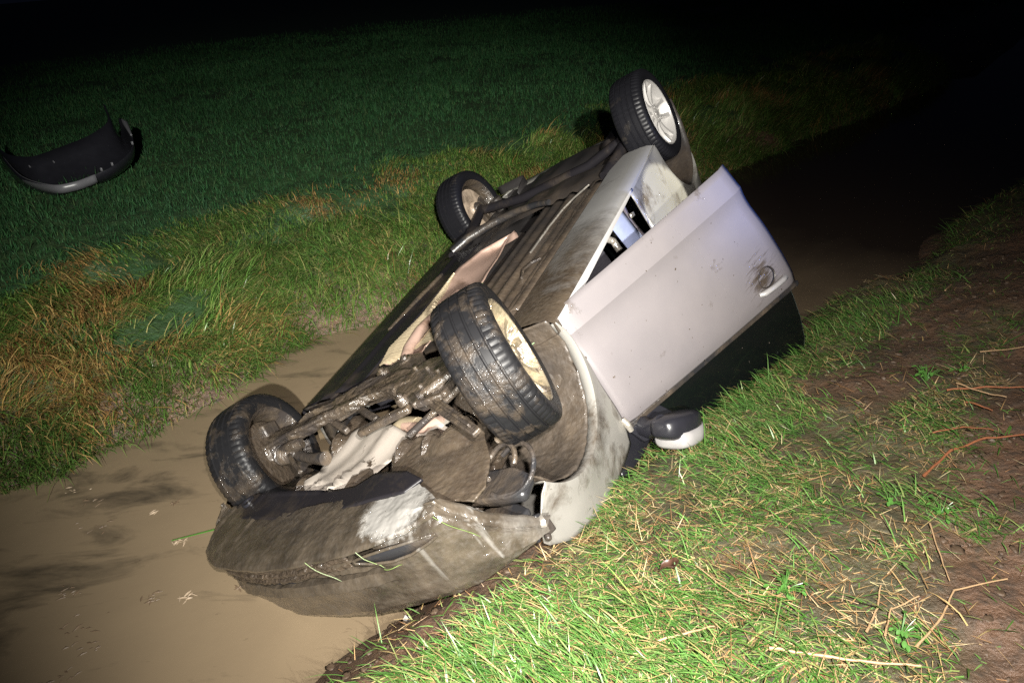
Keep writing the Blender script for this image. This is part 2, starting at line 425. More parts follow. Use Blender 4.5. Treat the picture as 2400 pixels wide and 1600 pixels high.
def axis(lo, hi, step, far):
    a = list(np.arange(lo, hi + 1e-6, step)); d = step
    while a[-1] < far: d *= 1.35; a.append(a[-1] + d)
    d = step; b = []
    x = lo
    while x > -far: d *= 1.35; x -= d; b.append(x)
    return np.array(b[::-1] + a)
gx = axis(-5.0, 5.5, 0.045, 220); gy = axis(0.4, 9.0, 0.045, 260)
GX, GY = np.meshgrid(gx, gy, indexing='ij')
GZ = height(GX, GY)

def fastmesh(name, co, quads=None, tris=None):
    me = bpy.data.meshes.new(name)
    nv = len(co)
    me.vertices.add(nv); me.vertices.foreach_set('co', np.ascontiguousarray(co, dtype=np.float32).ravel())
    loops = []; starts = []; totals = []; pos = 0
    for arr, k in ((quads, 4), (tris, 3)):
        if arr is None or len(arr) == 0: continue
        loops.append(arr.ravel()); starts.append(pos + np.arange(len(arr)) * k); totals.append(np.full(len(arr), k)); pos += arr.size
    loops = np.concatenate(loops).astype(np.int32); starts = np.concatenate(starts).astype(np.int32)
    me.loops.add(len(loops)); me.loops.foreach_set('vertex_index', loops)
    me.polygons.add(len(starts)); me.polygons.foreach_set('loop_start', starts)
    me.polygons.foreach_set('use_smooth', np.ones(len(starts), dtype=bool))
    me.update(calc_edges=True); me.validate()
    return me

def bare(X, Y):
    """1 = bare trodden soil, 0 = grown over (near bank)"""
    s, n = sn(X, Y)
    dn = near_edge(s) - n
    line = 1.02 + (Y - 1.29) * 0.72            # trodden strip to the right
    r = np.clip((X - line + 0.36 * (fbm(X * 2.5, Y * 2.5, 3, 61) - 0.5) * 2) / 0.25, 0, 1)
    r = r * np.clip((1.6 + 2.2 * fbm(X * 1.2, Y * 1.2, 2, 66) - (Y - 2.2)) / 0.6, 0, 1)
    band = np.clip(1.6 - np.abs(n - 1.08 + 0.3 * (fbm(X * 1.6, Y * 1.6, 2, 63) - 0.5)) / 0.20, 0, 1) * np.clip((s - 2.75) / 0.4, 0, 1) * 0.93
    foot = np.clip(1 - (dn - 0.05 - 0.36 * np.clip((0.55 - X) / 0.5, 0, 1) * np.clip((X + 0.85) / 0.3, 0, 1)) / 0.16, 0, 1) * (n < 3.2)
    return np.clip(np.maximum(np.maximum(r, band), foot), 0, 1)

ni, nj = GX.shape
idx = np.arange(ni * nj).reshape(ni, nj)
q = np.stack([idx[:-1, :-1], idx[1:, :-1], idx[1:, 1:], idx[:-1, 1:]], -1).reshape(-1, 4)
me = fastmesh('ground', np.stack([GX, GY, GZ], -1).reshape(-1, 3), quads=q)
s_, n_ = sn(GX, GY)
df_ = n_ - far_edge(s_); dn_ = near_edge(s_) - n_
turf = np.where(df_ > -0.3, np.clip((df_ - 0.25) / 0.4, 0, 1), np.clip(dn_ / 0.3, 0, 1) * (1 - bare(GX, GY)) * 0.35)
a = me.attributes.new('turf', 'FLOAT', 'POINT'); a.data.foreach_set('value', turf.astype(np.float32).ravel())
tag(link('ground', me, M['ground']), kind='structure')

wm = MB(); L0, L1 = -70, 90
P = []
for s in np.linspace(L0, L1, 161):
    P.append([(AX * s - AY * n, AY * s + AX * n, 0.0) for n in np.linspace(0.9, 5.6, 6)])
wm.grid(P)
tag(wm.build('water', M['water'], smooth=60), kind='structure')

# ------------------------------------------------------------------ grass
def blades(name, x, y, z, L, wd, ang, lean, curl, col, tipcol=None, seg=3, label='', twist=0.5, mat='grass'):
    n = len(x)
    d = np.stack([np.cos(ang), np.sin(ang), np.zeros(n)], -1)
    sd_a = ang + np.pi / 2 + RNG.normal(0, twist, n)
    sd = np.stack([np.cos(sd_a), np.sin(sd_a), np.zeros(n)], -1)
    p = np.stack([x, y, z], -1)
    rows = []
    th = lean.copy()
    ls = L / seg
    pts = [p.copy()]
    for k in range(seg):
        p = p + (d * np.sin(th)[:, None] + np.array([0, 0, 1.0]) * np.cos(th)[:, None]) * ls[:, None]
        th = th + curl
        pts.append(p.copy())
    V = []
    wf = {3: [1, 0.95, 0.7], 2: [1, 0.8], 1: [1]}[seg]
    for k in range(seg):
        V.append(pts[k] - sd * (wd * wf[k] / 2)[:, None]); V.append(pts[k] + sd * (wd * wf[k] / 2)[:, None])
    V.append(pts[seg])
    nvb = 2 * seg + 1
    co = np.stack(V, 1).reshape(-1, 3)
    base = (np.arange(n) * nvb)[:, None]
    quads = np.concatenate([base + np.array([2 * k, 2 * k + 1, 2 * k + 3, 2 * k + 2]) for k in range(seg - 1)], 0) if seg > 1 else None
    tris = base + np.array([2 * seg - 2, 2 * seg - 1, 2 * seg])
    me = fastmesh(name, co, quads, tris)
    c = np.ones((n, nvb, 4), np.float32)
    c[:, :, :3] = col[:, None, :]
    if tipcol is not None: c[:, -1, :3] = tipcol
    at = me.color_attributes.new('Col', 'FLOAT_COLOR', 'POINT'); at.data.foreach_set('color', c.ravel())
    return tag(link(name, me, M[mat]), label, 'grass', kind='stuff')

def pick(n, cols, w):
    cols = np.array(cols); i = RNG.choice(len(cols), n, p=np.array(w) / sum(w))
    return cols[i] * RNG.uniform(0.72, 1.25, (n, 1)) * RNG.uniform(0.92, 1.08, (n, 3))

# near bank: living blades growing in clumps, combed down towards the ditch
def near_points(n, x0=-1.2, x1=5.5, y0=0.7, y1=7.0):
    X = RNG.uniform(x0, x1, n); Y = RNG.uniform(y0, y1, n)
    s, nn = sn(X, Y); dn = near_edge(s) - nn
    vis = (X > -0.62 * (Y + 0.4) - 0.2) & (X < 0.85 * (Y + 0.4) + 0.4)
    far = np.clip(1.0 - (np.hypot(X, Y) - 2.5) / 4.5, 0.22, 1)
    ok = (dn > 0.03) & vis & (RNG.uniform(0, 1, n) < far)
    return X[ok], Y[ok], dn[ok]
X, Y, dn = near_points(430000)
dens = fbm(X * 3.2, Y * 3.2, 4, 71)
b = bare(X, Y)
keep = RNG.uniform(0, 1, len(X)) < np.clip((dens - 0.28) * 4.6, 0.08, 1) * (1 - 0.965 * b) * np.clip(dn / 0.25, 0.15, 1)
X, Y, dn, dens = X[keep], Y[keep], dn[keep], dens[keep]
n = len(X)
comb = np.radians(205) + 1.5 * (fbm(X * 1.4, Y * 1.4, 3, 81) - 0.5) * 2 + RNG.normal(0, 0.75, n)
Lb = RNG.gamma(6, 0.0118, n) * (0.65 + 0.8 * dens)
colr = pick(n, [(0.078, 0.185, 0.034), (0.118, 0.230, 0.060), (0.052, 0.130, 0.026), (0.20, 0.26, 0.08), (0.38, 0.28, 0.13)], [4, 4.2, 2.4, 2.2, 1.4])
blades('bank_grass', X, Y, height(X, Y) - 0.008, Lb, RNG.uniform(0.0028, 0.0064, n), comb, RNG.uniform(0.6, 1.45, n), RNG.uniform(0.05, 0.40, n), colr,
       label='bright green wet grass flattened on the near bank below the car')
# straw thatch lying between the blades
X, Y, dn = near_points(95000)
b = bare(X, Y); th_ = fbm(X * 2.3 + 9, Y * 2.3, 3, 91)
keep = RNG.uniform(0, 1, len(X)) < np.clip((th_ - 0.31 + 0.18 * np.clip((2.1 - Y) / 0.6, 0, 1)) * 3.2, 0.10, 1.0) * np.where(b > 0.5, 0.10, 1) * np.clip(dn / 0.3, 0.1, 1)
X, Y = X[keep], Y[keep]; n = len(X)
colr = pick(n, [(0.38, 0.27, 0.13), (0.28, 0.165, 0.075), (0.16, 0.09, 0.045), (0.50, 0.40, 0.23)], [3, 2.4, 1.6, 2])
blades('straw', X, Y, height(X, Y) + RNG.uniform(0.0, 0.02, n), RNG.gamma(4, 0.0145, n), RNG.uniform(0.002, 0.0042, n), RNG.uniform(0, 6.28, n), RNG.uniform(1.25, 1.62, n), RNG.uniform(-0.1, 0.15, n), colr, seg=2,
       label='dead straw and stalks strewn over the near bank')

# far bank: long tussocks hanging towards the water, dead brown in patches
def far_points(n, s0=-8, s1=14, d0=0.02, d1=2.6):
    s = RNG.uniform(s0, s1, n); d = RNG.uniform(d0, d1, n); nn = far_edge(s) + d - 0.02
    X = AX * s - AY * nn; Y = AY * s + AX * nn
    vis = (X > -0.80 * Y - 0.5) & (X < 0.80 * Y + 0.5)
    return X[vis], Y[vis], d[vis], s[vis]
X, Y, d, s = far_points(330000)
tuft = fbm(X * 2.1, Y * 2.1, 3, 101)
brown = fbm(X * 1.5 + 4.4, Y * 1.5, 3, 111)
edge = 1.75 + 0.7 * (fbm(s * 0.9, s * 0, 2, 115) - 0.5) * 2
keep = (RNG.uniform(0, 1, len(X)) < np.clip((tuft - 0.24) * 3.5, 0.05, 1) * np.clip(d / 0.16, 0.30, 1) * np.clip((edge + 0.35 - d) / 0.5, 0.03, 1))
X, Y, d, tuft, brown = X[keep], Y[keep], d[keep], tuft[keep], brown[keep]
n = len(X)
down = math.atan2(-AX, AY)
cell = fbm(X * 1.3, Y * 1.3, 2, 121)
ang = down + (cell - 0.5) * 5.0 + RNG.normal(0, 0.55, n)
Lb = RNG.gamma(7, 0.026, n) * (0.5 + 1.0 * tuft) * np.clip(1.25 - d / 3.2, 0.4, 1)
isb = RNG.uniform(0, 1, n) < np.clip((brown - 0.58) * 7, 0.04, 0.7)
colr = np.where(isb[:, None], pick(n, [(0.34, 0.20, 0.065), (0.42, 0.28, 0.11), (0.22, 0.125, 0.05)], [3, 3, 2]), pick(n, [(0.105, 0.205, 0.040), (0.155, 0.245, 0.055), (0.065, 0.145, 0.028), (0.25, 0.25, 0.09)], [3, 3, 2, 2]))
blades('tussock_grass', X, Y, height(X, Y) - 0.01, Lb, RNG.uniform(0.004, 0.008, n), ang, RNG.uniform(0.25, 1.2, n), RNG.uniform(0.3, 0.7, n), colr,
       label='long tussock grass with brown patches hanging over the far bank')
# fringe of the far bank dipping into the water
X, Y, d, s = far_points(60000, -7, 12, -0.03, 0.34)
keep = RNG.uniform(0, 1, len(X)) < np.clip((fbm(X * 2.6, Y * 2.6, 3, 141) - 0.34) * 5, 0.02, 1)
X, Y, d = X[keep], Y[keep], d[keep]; n = len(X)
colr = pick(n, [(0.075, 0.155, 0.03), (0.115, 0.185, 0.045), (0.05, 0.105, 0.022), (0.22, 0.17, 0.07)], [3, 3, 2.5, 1.2])
blades('fringe_grass', X, Y, np.maximum(height(X, Y), -0.01), RNG.gamma(7, 0.024, n), RNG.uniform(0.004, 0.0075, n), down + RNG.normal(0, 0.9, n), RNG.uniform(0.2, 1.1, n), RNG.uniform(0.2, 0.65, n), colr,
       label='grass fringe of the far bank dipping into the muddy water')
# the field beyond
nf = 680000
r = RNG.uniform(0, 1, nf) ** 0.75 * 25 + 5; t = RNG.uniform(-0.78, 0.78, nf)
X = r * np.sin(t); Y = r * np.cos(t)
s, nn = sn(X, Y); d = nn - far_edge(s)
keep = (d > 1.35) & (RNG.uniform(0, 1, nf) < np.clip((d - 1.35) / 0.6, 0, 1)) & (RNG.uniform(0, 1, nf) < np.clip((30 - r) / 16, 0, 1))
X, Y, r = X[keep], Y[keep], r[keep]; n = len(X)
colr = (0.6 + 0.8 * fbm(X * 0.5, Y * 0.5, 4, 133))[:, None] * pick(n, [(0.032, 0.098, 0.036), (0.042, 0.120, 0.042), (0.026, 0.080, 0.032), (0.065, 0.115, 0.045)], [3, 3, 2, 0.8])
blades('field_grass', X, Y, height(X, Y, False) - 0.01, RNG.gamma(4, 0.015, n) * (0.7 + 0.02 * r) * (0.55 + 0.9 * fbm(X * 1.1, Y * 1.1, 3, 131)), RNG.uniform(0.005, 0.009, n) * (0.6 + 0.06 * r), RNG.uniform(0, 6.28, n), RNG.uniform(0.1, 0.75, n), RNG.uniform(0.1, 0.4, n), colr, seg=2,
       label='short dark green grass of the field beyond the ditch', mat='field')

# ------------------------------------------------------------------ the overturned car (x forward, y left, z up in its own frame)
car = empty('overturned_car')
car.matrix_world = Matrix(((-0.37438, -0.80047, 0.46807, -0.21737), (-0.91519, 0.4002, -0.0476, 4.06626),
                           (-0.14922, -0.44619, -0.88241, 0.9332), (0, 0, 0, 1)))
tag(car, 'muddy silver three-door car lying on its roof in the ditch, right door open', 'car')

def sill_z(x): return 0.19 + (0.95 - x) * 0.046
def side_y(x, z):
    """half width of the body side at x, z"""
    w = 0.868
    if z > 0.72: w -= 0.42 * (z - 0.72) ** 2 + 0.05 * (z - 0.72)
    if z < 0.34: w -= 0.9 * (0.34 - z) ** 2
    if x > 1.45: w -= 0.30 * (x - 1.45) ** 2 + 0.03 * (x - 1.45)
    if x < -1.5: w -= 0.34 * (-1.5 - x) ** 2
    return w

def ray_poly(cx, cz, a, poly):
    dx, dz = math.cos(a), math.sin(a); best = None
    for i in range(len(poly)):
        x0, z0 = poly[i]; x1, z1 = poly[(i + 1) % len(poly)]
        ex, ez = x1 - x0, z1 - z0
        den = dx * ez - dz * ex
        if abs(den) < 1e-9: continue
        t = ((x0 - cx) * ez - (z0 - cz) * ex) / den
        u = ((x0 - cx) * dz - (z0 - cz) * dx) / den
        if t > 1e-4 and -1e-6 <= u <= 1 + 1e-6:
            if best is None or t > best: best = t
    return best

def arch_panel(name, cx, cz, R, outline, a0, a1, side, mat, na=56, nr=14, flare=0.02):
    P = []
    for i in range(na + 1):
        a = a0 + (a1 - a0) * i / na
        ro = ray_poly(cx, cz, a, outline) or R * 1.02
        ro = max(ro, R + 0.004)
        row = []
        for (rr, inn) in ((R - 0.004, 0.055), (R - 0.004, 0.012)):
            x, z = cx + rr * math.cos(a), cz + rr * math.sin(a)
            row.append((x, side * (side_y(x, z) + flare - inn), z))
        for j in range(nr + 1):
            t = (j / nr) ** 1.3; rr = R + (ro - R) * t
            x, z = cx + rr * math.cos(a), cz + rr * math.sin(a)
            fl = flare * math.exp(-((rr - R) / 0.07) ** 2)
            row.append((x, side * (side_y(x, z) + fl), z))
        P.append(row)
    return MB().grid(P).build(name, mat, car, smooth=42, solid=0.006)

FEN = [(1.02, 0.185), (0.985, 0.5), (0.978, 0.84), (1.0, 0.945), (1.25, 0.93), (1.5, 0.86), (1.72, 0.76), (1.83, 0.66), (1.80, 0.60), (1.70, 0.50), (1.40, 0.10)]
arch_panel('fender', 1.36, 0.30, 0.362, FEN, math.radians(196), math.radians(31), -1, M['paint'])
arch_panel('fender', 1.36, 0.30, 0.362, FEN, math.radians(196), math.radians(31), 1, M['paint'])
QUA = [(-1.09, 0.283), (-0.40, 0.255), (-0.41, 0.6), (-0.50, 1.12), (-1.3, 1.14), (-1.95, 1.08), (-2.13, 0.8), (-2.12, 0.55), (-2.03, 0.36), (-1.56, 0.1)]
for sd in (-1, 1):
    arch_panel('rear_quarter_panel', -1.56, 0.32, 0.452, QUA, math.radians(-4.5), math.radians(172), sd, M['paint'], 70, 16, 0.012)

# sills: extruded profile, dirty underneath
def sill(side):
    P = []
    for i in range(41):
        x = 1.03 - 2.15 * i / 40
        z0 = sill_z(x); row = []
        hz = 0.062 - 0.045 * i / 40
        for (y, dz) in ((0.585, -0.006), (0.60, -0.02), (0.70, -0.030), (0.79, -0.026), (0.838, -0.016), (0.860, -0.004), (0.867, 0.004), (0.868, 0.010), (0.866, hz), (0.80, hz + 0.01), (0.75, hz + 0.02), (0.70, hz + 0.02), (0.64, hz + 0.01), (0.60, 0.02)):
            row.append((x, side * y, z0 + dz))
        row.append(row[0]); P.append(row)
    return MB().grid(P).build('sill', M['paint_sill'] if side < 0 else M['panel'], car, smooth=30, merge=True)
s1 = sill(-1); s2 = sill(1)
# lip of the door opening, torch light put into its whiter colour
for sd in (-1,):
    m = MB(); P = []
    for i in range(31):
        x = 0.98 - 1.42 * i / 30; z0 = sill_z(x)
        P.append([(x, sd * 0.871, z0 + 0.012), (x, sd * 0.874, z0 + 0.018), (x, sd * 0.872, z0 + 0.060 - 0.030 * i / 30), (x, sd * 0.845, z0 + 0.070 - 0.030 * i / 30)])
    m.grid(P); m.build('door_step', M['white'], car, smooth=35, solid=0.004)

# left door, closed
P = []
for i in range(25):
    x = 0.975 - 1.43 * i / 24
    P.append([(x, side_y(x, z) * 1.0, z) for z in np.linspace(sill_z(x) + 0.07, 0.90 + 0.12 * i / 24, 12)])
MB().grid(P).build('closed_door', M['paint'], car, smooth=40, solid=0.02)

# hood, windscreen, roof, tailgate: the part that lies in the ditch
def loft(name, mat, xs, zf, yf, crown, nv=14, solid=0.012):
    P = []
    for x in xs:
        w = yf(x); P.append([(x, w * t, zf(x) - crown * t * t * abs(t)) for t in np.linspace(-1, 1, nv)])
    return MB().grid(P).build(name, mat, car, smooth=45, solid=solid)
loft('hood', M['paint'], np.linspace(0.98, 2.06, 14), lambda x: 0.965 - 0.20 * ((x - 0.98) / 1.08) ** 2, lambda x: 0.76 - 0.12 * max(0, (x - 1.4) / 0.66) ** 2, 0.06)
loft('windscreen', M['glass'], np.linspace(0.18, 0.97, 8), lambda x: 1.36 - 0.42 * (x - 0.18) / 0.79, lambda x: 0.56 + 0.16 * (x - 0.18) / 0.79, 0.05)
loft('roof', M['paint'], np.linspace(-1.45, 0.18, 14), lambda x: 1.375 - 0.05 * ((x + 0.3) / 1.1) ** 2, lambda x: 0.565, 0.05)
loft('rear_window', M['glass'], np.linspace(-1.95, -1.45, 6), lambda x: 1.31 - 0.26 * (-1.45 - x) / 0.5, lambda x: 0.55 + 0.10 * (-1.45 - x) / 0.5, 0.05)
P = []
for z in np.linspace(1.06, 0.62, 8):
    P.append([(-1.96 - 0.14 * math.sin((1.06 - z) / 0.44 * 2.2) + 0.10 * t * t, 0.70 * t, z) for t in np.linspace(-1, 1, 14)])
MB().grid(P).build('tailgate', M['paint'], car, smooth=45, solid=0.02)
# rear bumper wraps round the tail
P = []
for i in range(33):
    t = -1 + 2 * i / 32
    ang = t * math.radians(94)
    x = -2.00 - 0.17 * max(0.0, math.cos(ang)) ** 0.55; y = 0.80 * math.copysign(min(1, abs(math.sin(ang)) ** 0.55), t)
    if abs(t) > 0.97: x = -1.98
    P.append([(x + 0.34 * max(0, math.cos(ang)), y * 0.90, 0.345), (x + 0.10, y * 0.97, 0.34), (x + 0.02, y, 0.38), (x, y * 1.01, 0.46), (x + 0.01, y * 1.01, 0.56), (x + 0.03, y, 0.64)])
MB().grid(P).build('rear_bumper', M['paint'], car, smooth=40, solid=0.006)
# right side glass behind the door and the pillars
P = []
for i in range(9):
    x = -0.55 - 1.0 * i / 8
    P.append([(x, -(side_y(x, 1.12) - 0.02 - 0.26 * k / 5 * (1 - 0.1 * i / 8)), 1.13 + (0.21 - 0.018 * i) * k / 5) for k in range(6)])
MB().grid(P).build('side_window', M['glass'], car, smooth=45, solid=0.006)
MB().grid([[(p[0], -p[1], p[2]) for p in row] for row in P]).build('side_window', M['glass'], car, smooth=45, solid=0.006)
for sd in (-1, 1):
    MB().tube([(0.98, sd * 0.76, 0.95), (0.6, sd * 0.68, 1.16), (0.2, sd * 0.575, 1.34), (-0.4, sd * 0.56, 1.355), (-1.2, sd * 0.56, 1.32), (-1.7, sd * 0.62, 1.2), (-1.95, sd * 0.68, 1.08)], 0.032, 10).build('roof_pillar', M['paint'], car)

# ---------------- underfloor
def floor_z(x, y):
    z = sill_z(x) + 0.005
    a = abs(y)
    # pressed beads and the long frame rails
    z -= 0.028 * math.exp(-((a - 0.50) / 0.035) ** 2)
    z += 0.010 * math.cos((a - 0.56) * 70) if a > 0.52 else 0.006 * math.cos(a * 52)
    tw = abs(y - 0.10)
    if tw < 0.25: z += 0.115 * (0.5 + 0.5 * math.cos(math.pi * tw / 0.25)) ** 0.7
    if a > 0.36 and 0.2 < (x * 2.3) % 1 < 0.35: z += 0.006
    return z
P = [[(x, y, floor_z(x, y)) for y in np.linspace(-0.63, 0.63, 90)] for x in np.linspace(1.06, -0.86, 60)]
MB().grid(P).build('floor_pan', M['floor'], car, smooth=45)
# plastic floor panel on the left with a rolled rib
m = MB()
P = [[(x, y, sill_z(x) - 0.022 - 0.012 * math.exp(-((y - 0.545) / 0.03) ** 2) + 0.02 * max(0, (y - 0.70) / 0.1)) for y in np.linspace(0.36, 0.80, 26)] for x in np.linspace(1.02, -0.62, 30)]
m.grid(P); m.build('floor_panel', M['panel'], car, smooth=45, solid=0.006)
MB().tube([(0.40, 0.555, 0.178), (0.05, 0.53, 0.195), (-0.25, 0.50, 0.21)], [0.012, 0.017, 0.012], 8).build('brake_line', M['steel'], car)
P = [[(x, y, sill_z(x) - 0.016 - 0.010 * math.exp(-((y + 0.36) / 0.02) ** 2) + 0.008 * math.sin(y * 60)) for y in np.linspace(-0.585, -0.14, 30)] for x in np.linspace(0.78, -0.80, 30)]
MB().grid(P).build('floor_panel', M['floor'], car, smooth=45, solid=0.006)
MB().tube([(0.06, -0.365, 0.205), (-0.25, -0.375, 0.215), (-0.50, -0.39, 0.228), (-0.62, -0.43, 0.23), (-0.76, -0.50, 0.235)], 0.006, 8).build('brake_line', M['chrome'], car)
MB().tube([(0.42, -0.46, 0.185), (0.34, -0.44, 0.178), (0.27, -0.47, 0.185), (0.25, -0.52, 0.19)], 0.008, 8).build('brake_line', M['steel'], car)

# tunnel heat shield: a shallow pinkish channel with corrugated flanges
def tl(x): return float(np.interp(x, [-0.52, -0.45, -0.26, 0.1, 0.36, 0.5, 0.66, 0.84], [0.02, 0.27, 0.355, 0.32, 0.31, 0.34, 0.37, 0.31]))
def tr(x): return float(np.interp(x, [-0.52, -0.44, -0.04, 0.2, 0.5, 0.84], [0.0, 0.005, -0.05, -0.10, -0.10, -0.02]))
P = []
for x in np.linspace(0.84, -0.52, 60):
    l, r_ = tl(x), tr(x); row = []
    for k in range(25):
        t = k / 24; y = l + (r_ - l) * t
        z = sill_z(x) - 0.026 + 0.045 * math.sin(math.pi * min(1, t * 1.05)) ** 0.6 + 0.006 * math.sin(x * 11 + t * 3)
        row.append((x, y, z))
    P.append(row)
MB().grid(P).build('heat_shield', M['pinkshield'], car, smooth=60, solid=0.003)
P = []
for i, x in enumerate(np.linspace(0.86, -0.16, 260)):
    l = tl(x); wv = 0.006 * math.sin(x * 2 * math.pi / 0.0175)
    wid = float(np.interp(x, [-0.16, 0.2, 0.36, 0.5, 0.8, 0.86], [0.012, 0.025, 0.07, 0.15, 0.17, 0.06]))
    P.append([(x, l + 0.012, sill_z(x) - 0.028 + wv), (x, l - wid * 0.35, sill_z(x) - 0.036 + wv), (x, l - wid * 0.7, sill_z(x) - 0.030 + wv), (x, l - wid, sill_z(x) - 0.012 + wv)])
MB().grid(P).build('corrugated_flange', M['goldshield'], car, smooth=0, solid=0.002)
P = []
for i, x in enumerate(np.linspace(0.80, 0.50, 80)):
    wv = 0.006 * math.sin(x * 2 * math.pi / 0.0175)
    P.append([(x, 0.10, sill_z(x) - 0.02 + wv), (x, 0.04, sill_z(x) - 0.034 + wv), (x, -0.04, sill_z(x) - 0.030 + wv)])
MB().grid(P).build('corrugated_flange', M['goldshield'], car, smooth=0, solid=0.002)
MB().tube([(0.93, 0.10, 0.18), (0.80, 0.13, 0.162), (0.62, 0.16, 0.168), (0.45, 0.15, 0.185), (0.2, 0.12, 0.21)], 0.030, 14).build('exhaust_pipe', M['pinkshield'], car)

# rear: fuel tank, boot floor, axle beam with trailing arms
def rear_z(x, y):
    z = 0.30 + 0.04 * (-x - 0.8)
    z -= 0.07 * math.exp(-((x + 1.05) / 0.22) ** 4) * math.exp(-((y + 0.12) / 0.42) ** 4)
    z -= 0.05 * math.exp(-((x + 1.78) / 0.24) ** 4 - ((y - 0.05) / 0.30) ** 4)
    z += 0.008 * math.sin(y * 26) * math.cos(x * 9)
    return z
P = [[(x, y, rear_z(x, y)) for y in np.linspace(-0.66, 0.66, 50)] for x in np.linspace(-0.84, -2.02, 46)]
MB().grid(P).build('rear_floor', M['floor'], car, smooth=45)
MB().tube([(-0.62, 0.60, 0.21), (-0.72, 0.50, 0.20), (-0.82, 0.30, 0.205), (-0.84, 0.1, 0.21), (-0.80, -0.08, 0.215), (-0.74, -0.2, 0.22)], [0.03, 0.034, 0.03, 0.026, 0.022, 0.02], 12).build('rear_axle', M['mudplastic'], car)
MB().tube([(-1.40, 0.70, 0.22), (-1.15, 0.66, 0.24), (-0.85, 0.60, 0.25), (-0.60, 0.60, 0.24)], [0.035, 0.04, 0.045, 0.04], 12).build('trailing_arm', M['panel'], car)
MB().tube([(-1.40, -0.70, 0.20), (-1.15, -0.62, 0.25), (-0.9, -0.56, 0.27)], [0.035, 0.04, 0.035], 12).build('trailing_arm', M['panel'], car)
MB().tube([(-1.38, 0.70, 0.23), (-1.36, 0.3, 0.285), (-1.36, -0.3, 0.285), (-1.40, -0.70, 0.21)], 0.035, 12).build('axle_tube', M['panel'], car)
MB().tube([(-1.55, -0.40, 0.33), (-1.62, -0.40, 0.325), (-1.90, -0.38, 0.34), (-1.96, -0.38, 0.345)], [0.03, 0.085, 0.085, 0.03], 16).build('muffler', M['panel'], car)
for sd in (-1, 1):
    MB().tube([(-1.48, sd * 0.60, 0.22), (-1.50, sd * 0.57, 0.55)], 0.05, 12).build('rear_spring', M['floor'], car)

# wheel arch liners
def liner(cx, cz, R, side, y0, y1, a0, a1, mat):
    P = []
    for i in range(31):
        a = a0 + (a1 - a0) * i / 30
        row = [(cx + (R + 0.006 * math.sin(i * 1.7 + y * 9)) * math.cos(a), side * y, cz + R * math.sin(a)) for y in np.linspace(y0, y1, 8)]
        row.append((cx + 0.9 * R * math.cos(a), side * (y1 - 0.03), cz + 0.9 * R * math.sin(a)))
        row.append((cx + 0.3 * R * math.cos(a), side * (y1 - 0.05), cz + 0.3 * R * math.sin(a)))
        P.append(row)
    return MB().grid(P).build('wheel_arch_liner', mat, car, smooth=50, solid=0.005)
lumpy(liner(1.36, 0.30, 0.352, -1, 0.845, 0.46, math.radians(202), math.radians(18), M['liner']), 2, 0.008, 0.025, 0.03, 0.12)
MB().grid([[(1.16, -0.70, 0.40), (1.20, -0.72, 0.43), (1.26, -0.72, 0.47)], [(1.20, -0.76, 0.40), (1.23, -0.77, 0.42), (1.26, -0.76, 0.44)], [(1.26, -0.80, 0.39), (1.27, -0.80, 0.40), (1.28, -0.80, 0.405)]]).build('torn_liner', M['alu'], car, smooth=30, solid=0.003)
liner(1.36, 0.30, 0.352, 1, 0.845, 0.50, math.radians(202), math.radians(18), M['mudplastic'])
for sd in (-1, 1):
    liner(-1.56, 0.32, 0.445, sd, 0.84, 0.56, math.radians(-6), math.radians(186), M['floor'])

# ---------------- front running gear
def plate(name, poly, z, t, mat, bevel=0.012, warp=None, parent=None):
    return MB().prism(poly, z - t / 2, z + t / 2).build(name, mat, parent or car, smooth=35, bevel=bevel, warp=warp)
def sheet(name, poly, zf, mat, cuts=7, solid=0.004, bevel=0.0):
    bm = bmesh.new()
    f = bm.faces.new([bm.verts.new((p[0], p[1], 0)) for p in poly])
    bmesh.ops.triangulate(bm, faces=[f])
    bmesh.ops.subdivide_edges(bm, edges=bm.edges[:], cuts=cuts, use_grid_fill=True)
    for v in bm.verts: v.co.z = zf(v.co.x, v.co.y)
    bmesh.ops.recalc_face_normals(bm, faces=bm.faces)
    me = bpy.data.meshes.new(name); bm.to_mesh(me); bm.free()
    me.polygons.foreach_set('use_smooth', [True] * len(me.polygons))
    o = link(name, me, mat, car)
    md = o.modifiers.new('thickness', 'SOLIDIFY'); md.thickness = solid; md.offset = 0
    return o

ARM = [(1.36, 0.80), (1.28, 0.82), (1.30, 0.62), (1.29, 0.48), (1.23, 0.38), (1.17, 0.26), (1.13, 0.12), (1.12, -0.06), (1.16, -0.22), (1.28, -0.22), (1.31, -0.12), (1.23, 0.02), (1.26, 0.09), (1.32, 0.17), (1.35, 0.31), (1.39, 0.41), (1.42, 0.55), (1.40, 0.72)]
def armwarp(co):
    return Vector((co.x, co.y, co.z - 0.018 * math.sin(max(0, co.y) * 5) + 0.012 * math.sin(co.x * 31 + co.y * 17)))
lumpy(plate('control_arm', ARM, 0.125, 0.055, M['steel'], 0.016, armwarp), 4, 0.014, 0.02, 0.016, 0.06)
MB().tube([(1.42, 0.74, 0.115), (1.41, 0.55, 0.088), (1.385, 0.42, 0.092), (1.335, 0.30, 0.095), (1.29, 0.15, 0.10)], 0.013, 8).build('control_arm_rib', M['steel'], car)
RACK = [(1.32, -0.14), (1.44, -0.34), (1.30, -0.50), (1.13, -0.40), (1.11, -0.25), (1.20, -0.12)]
plate('subframe', RACK, 0.145, 0.09, M['steel'], 0.02)
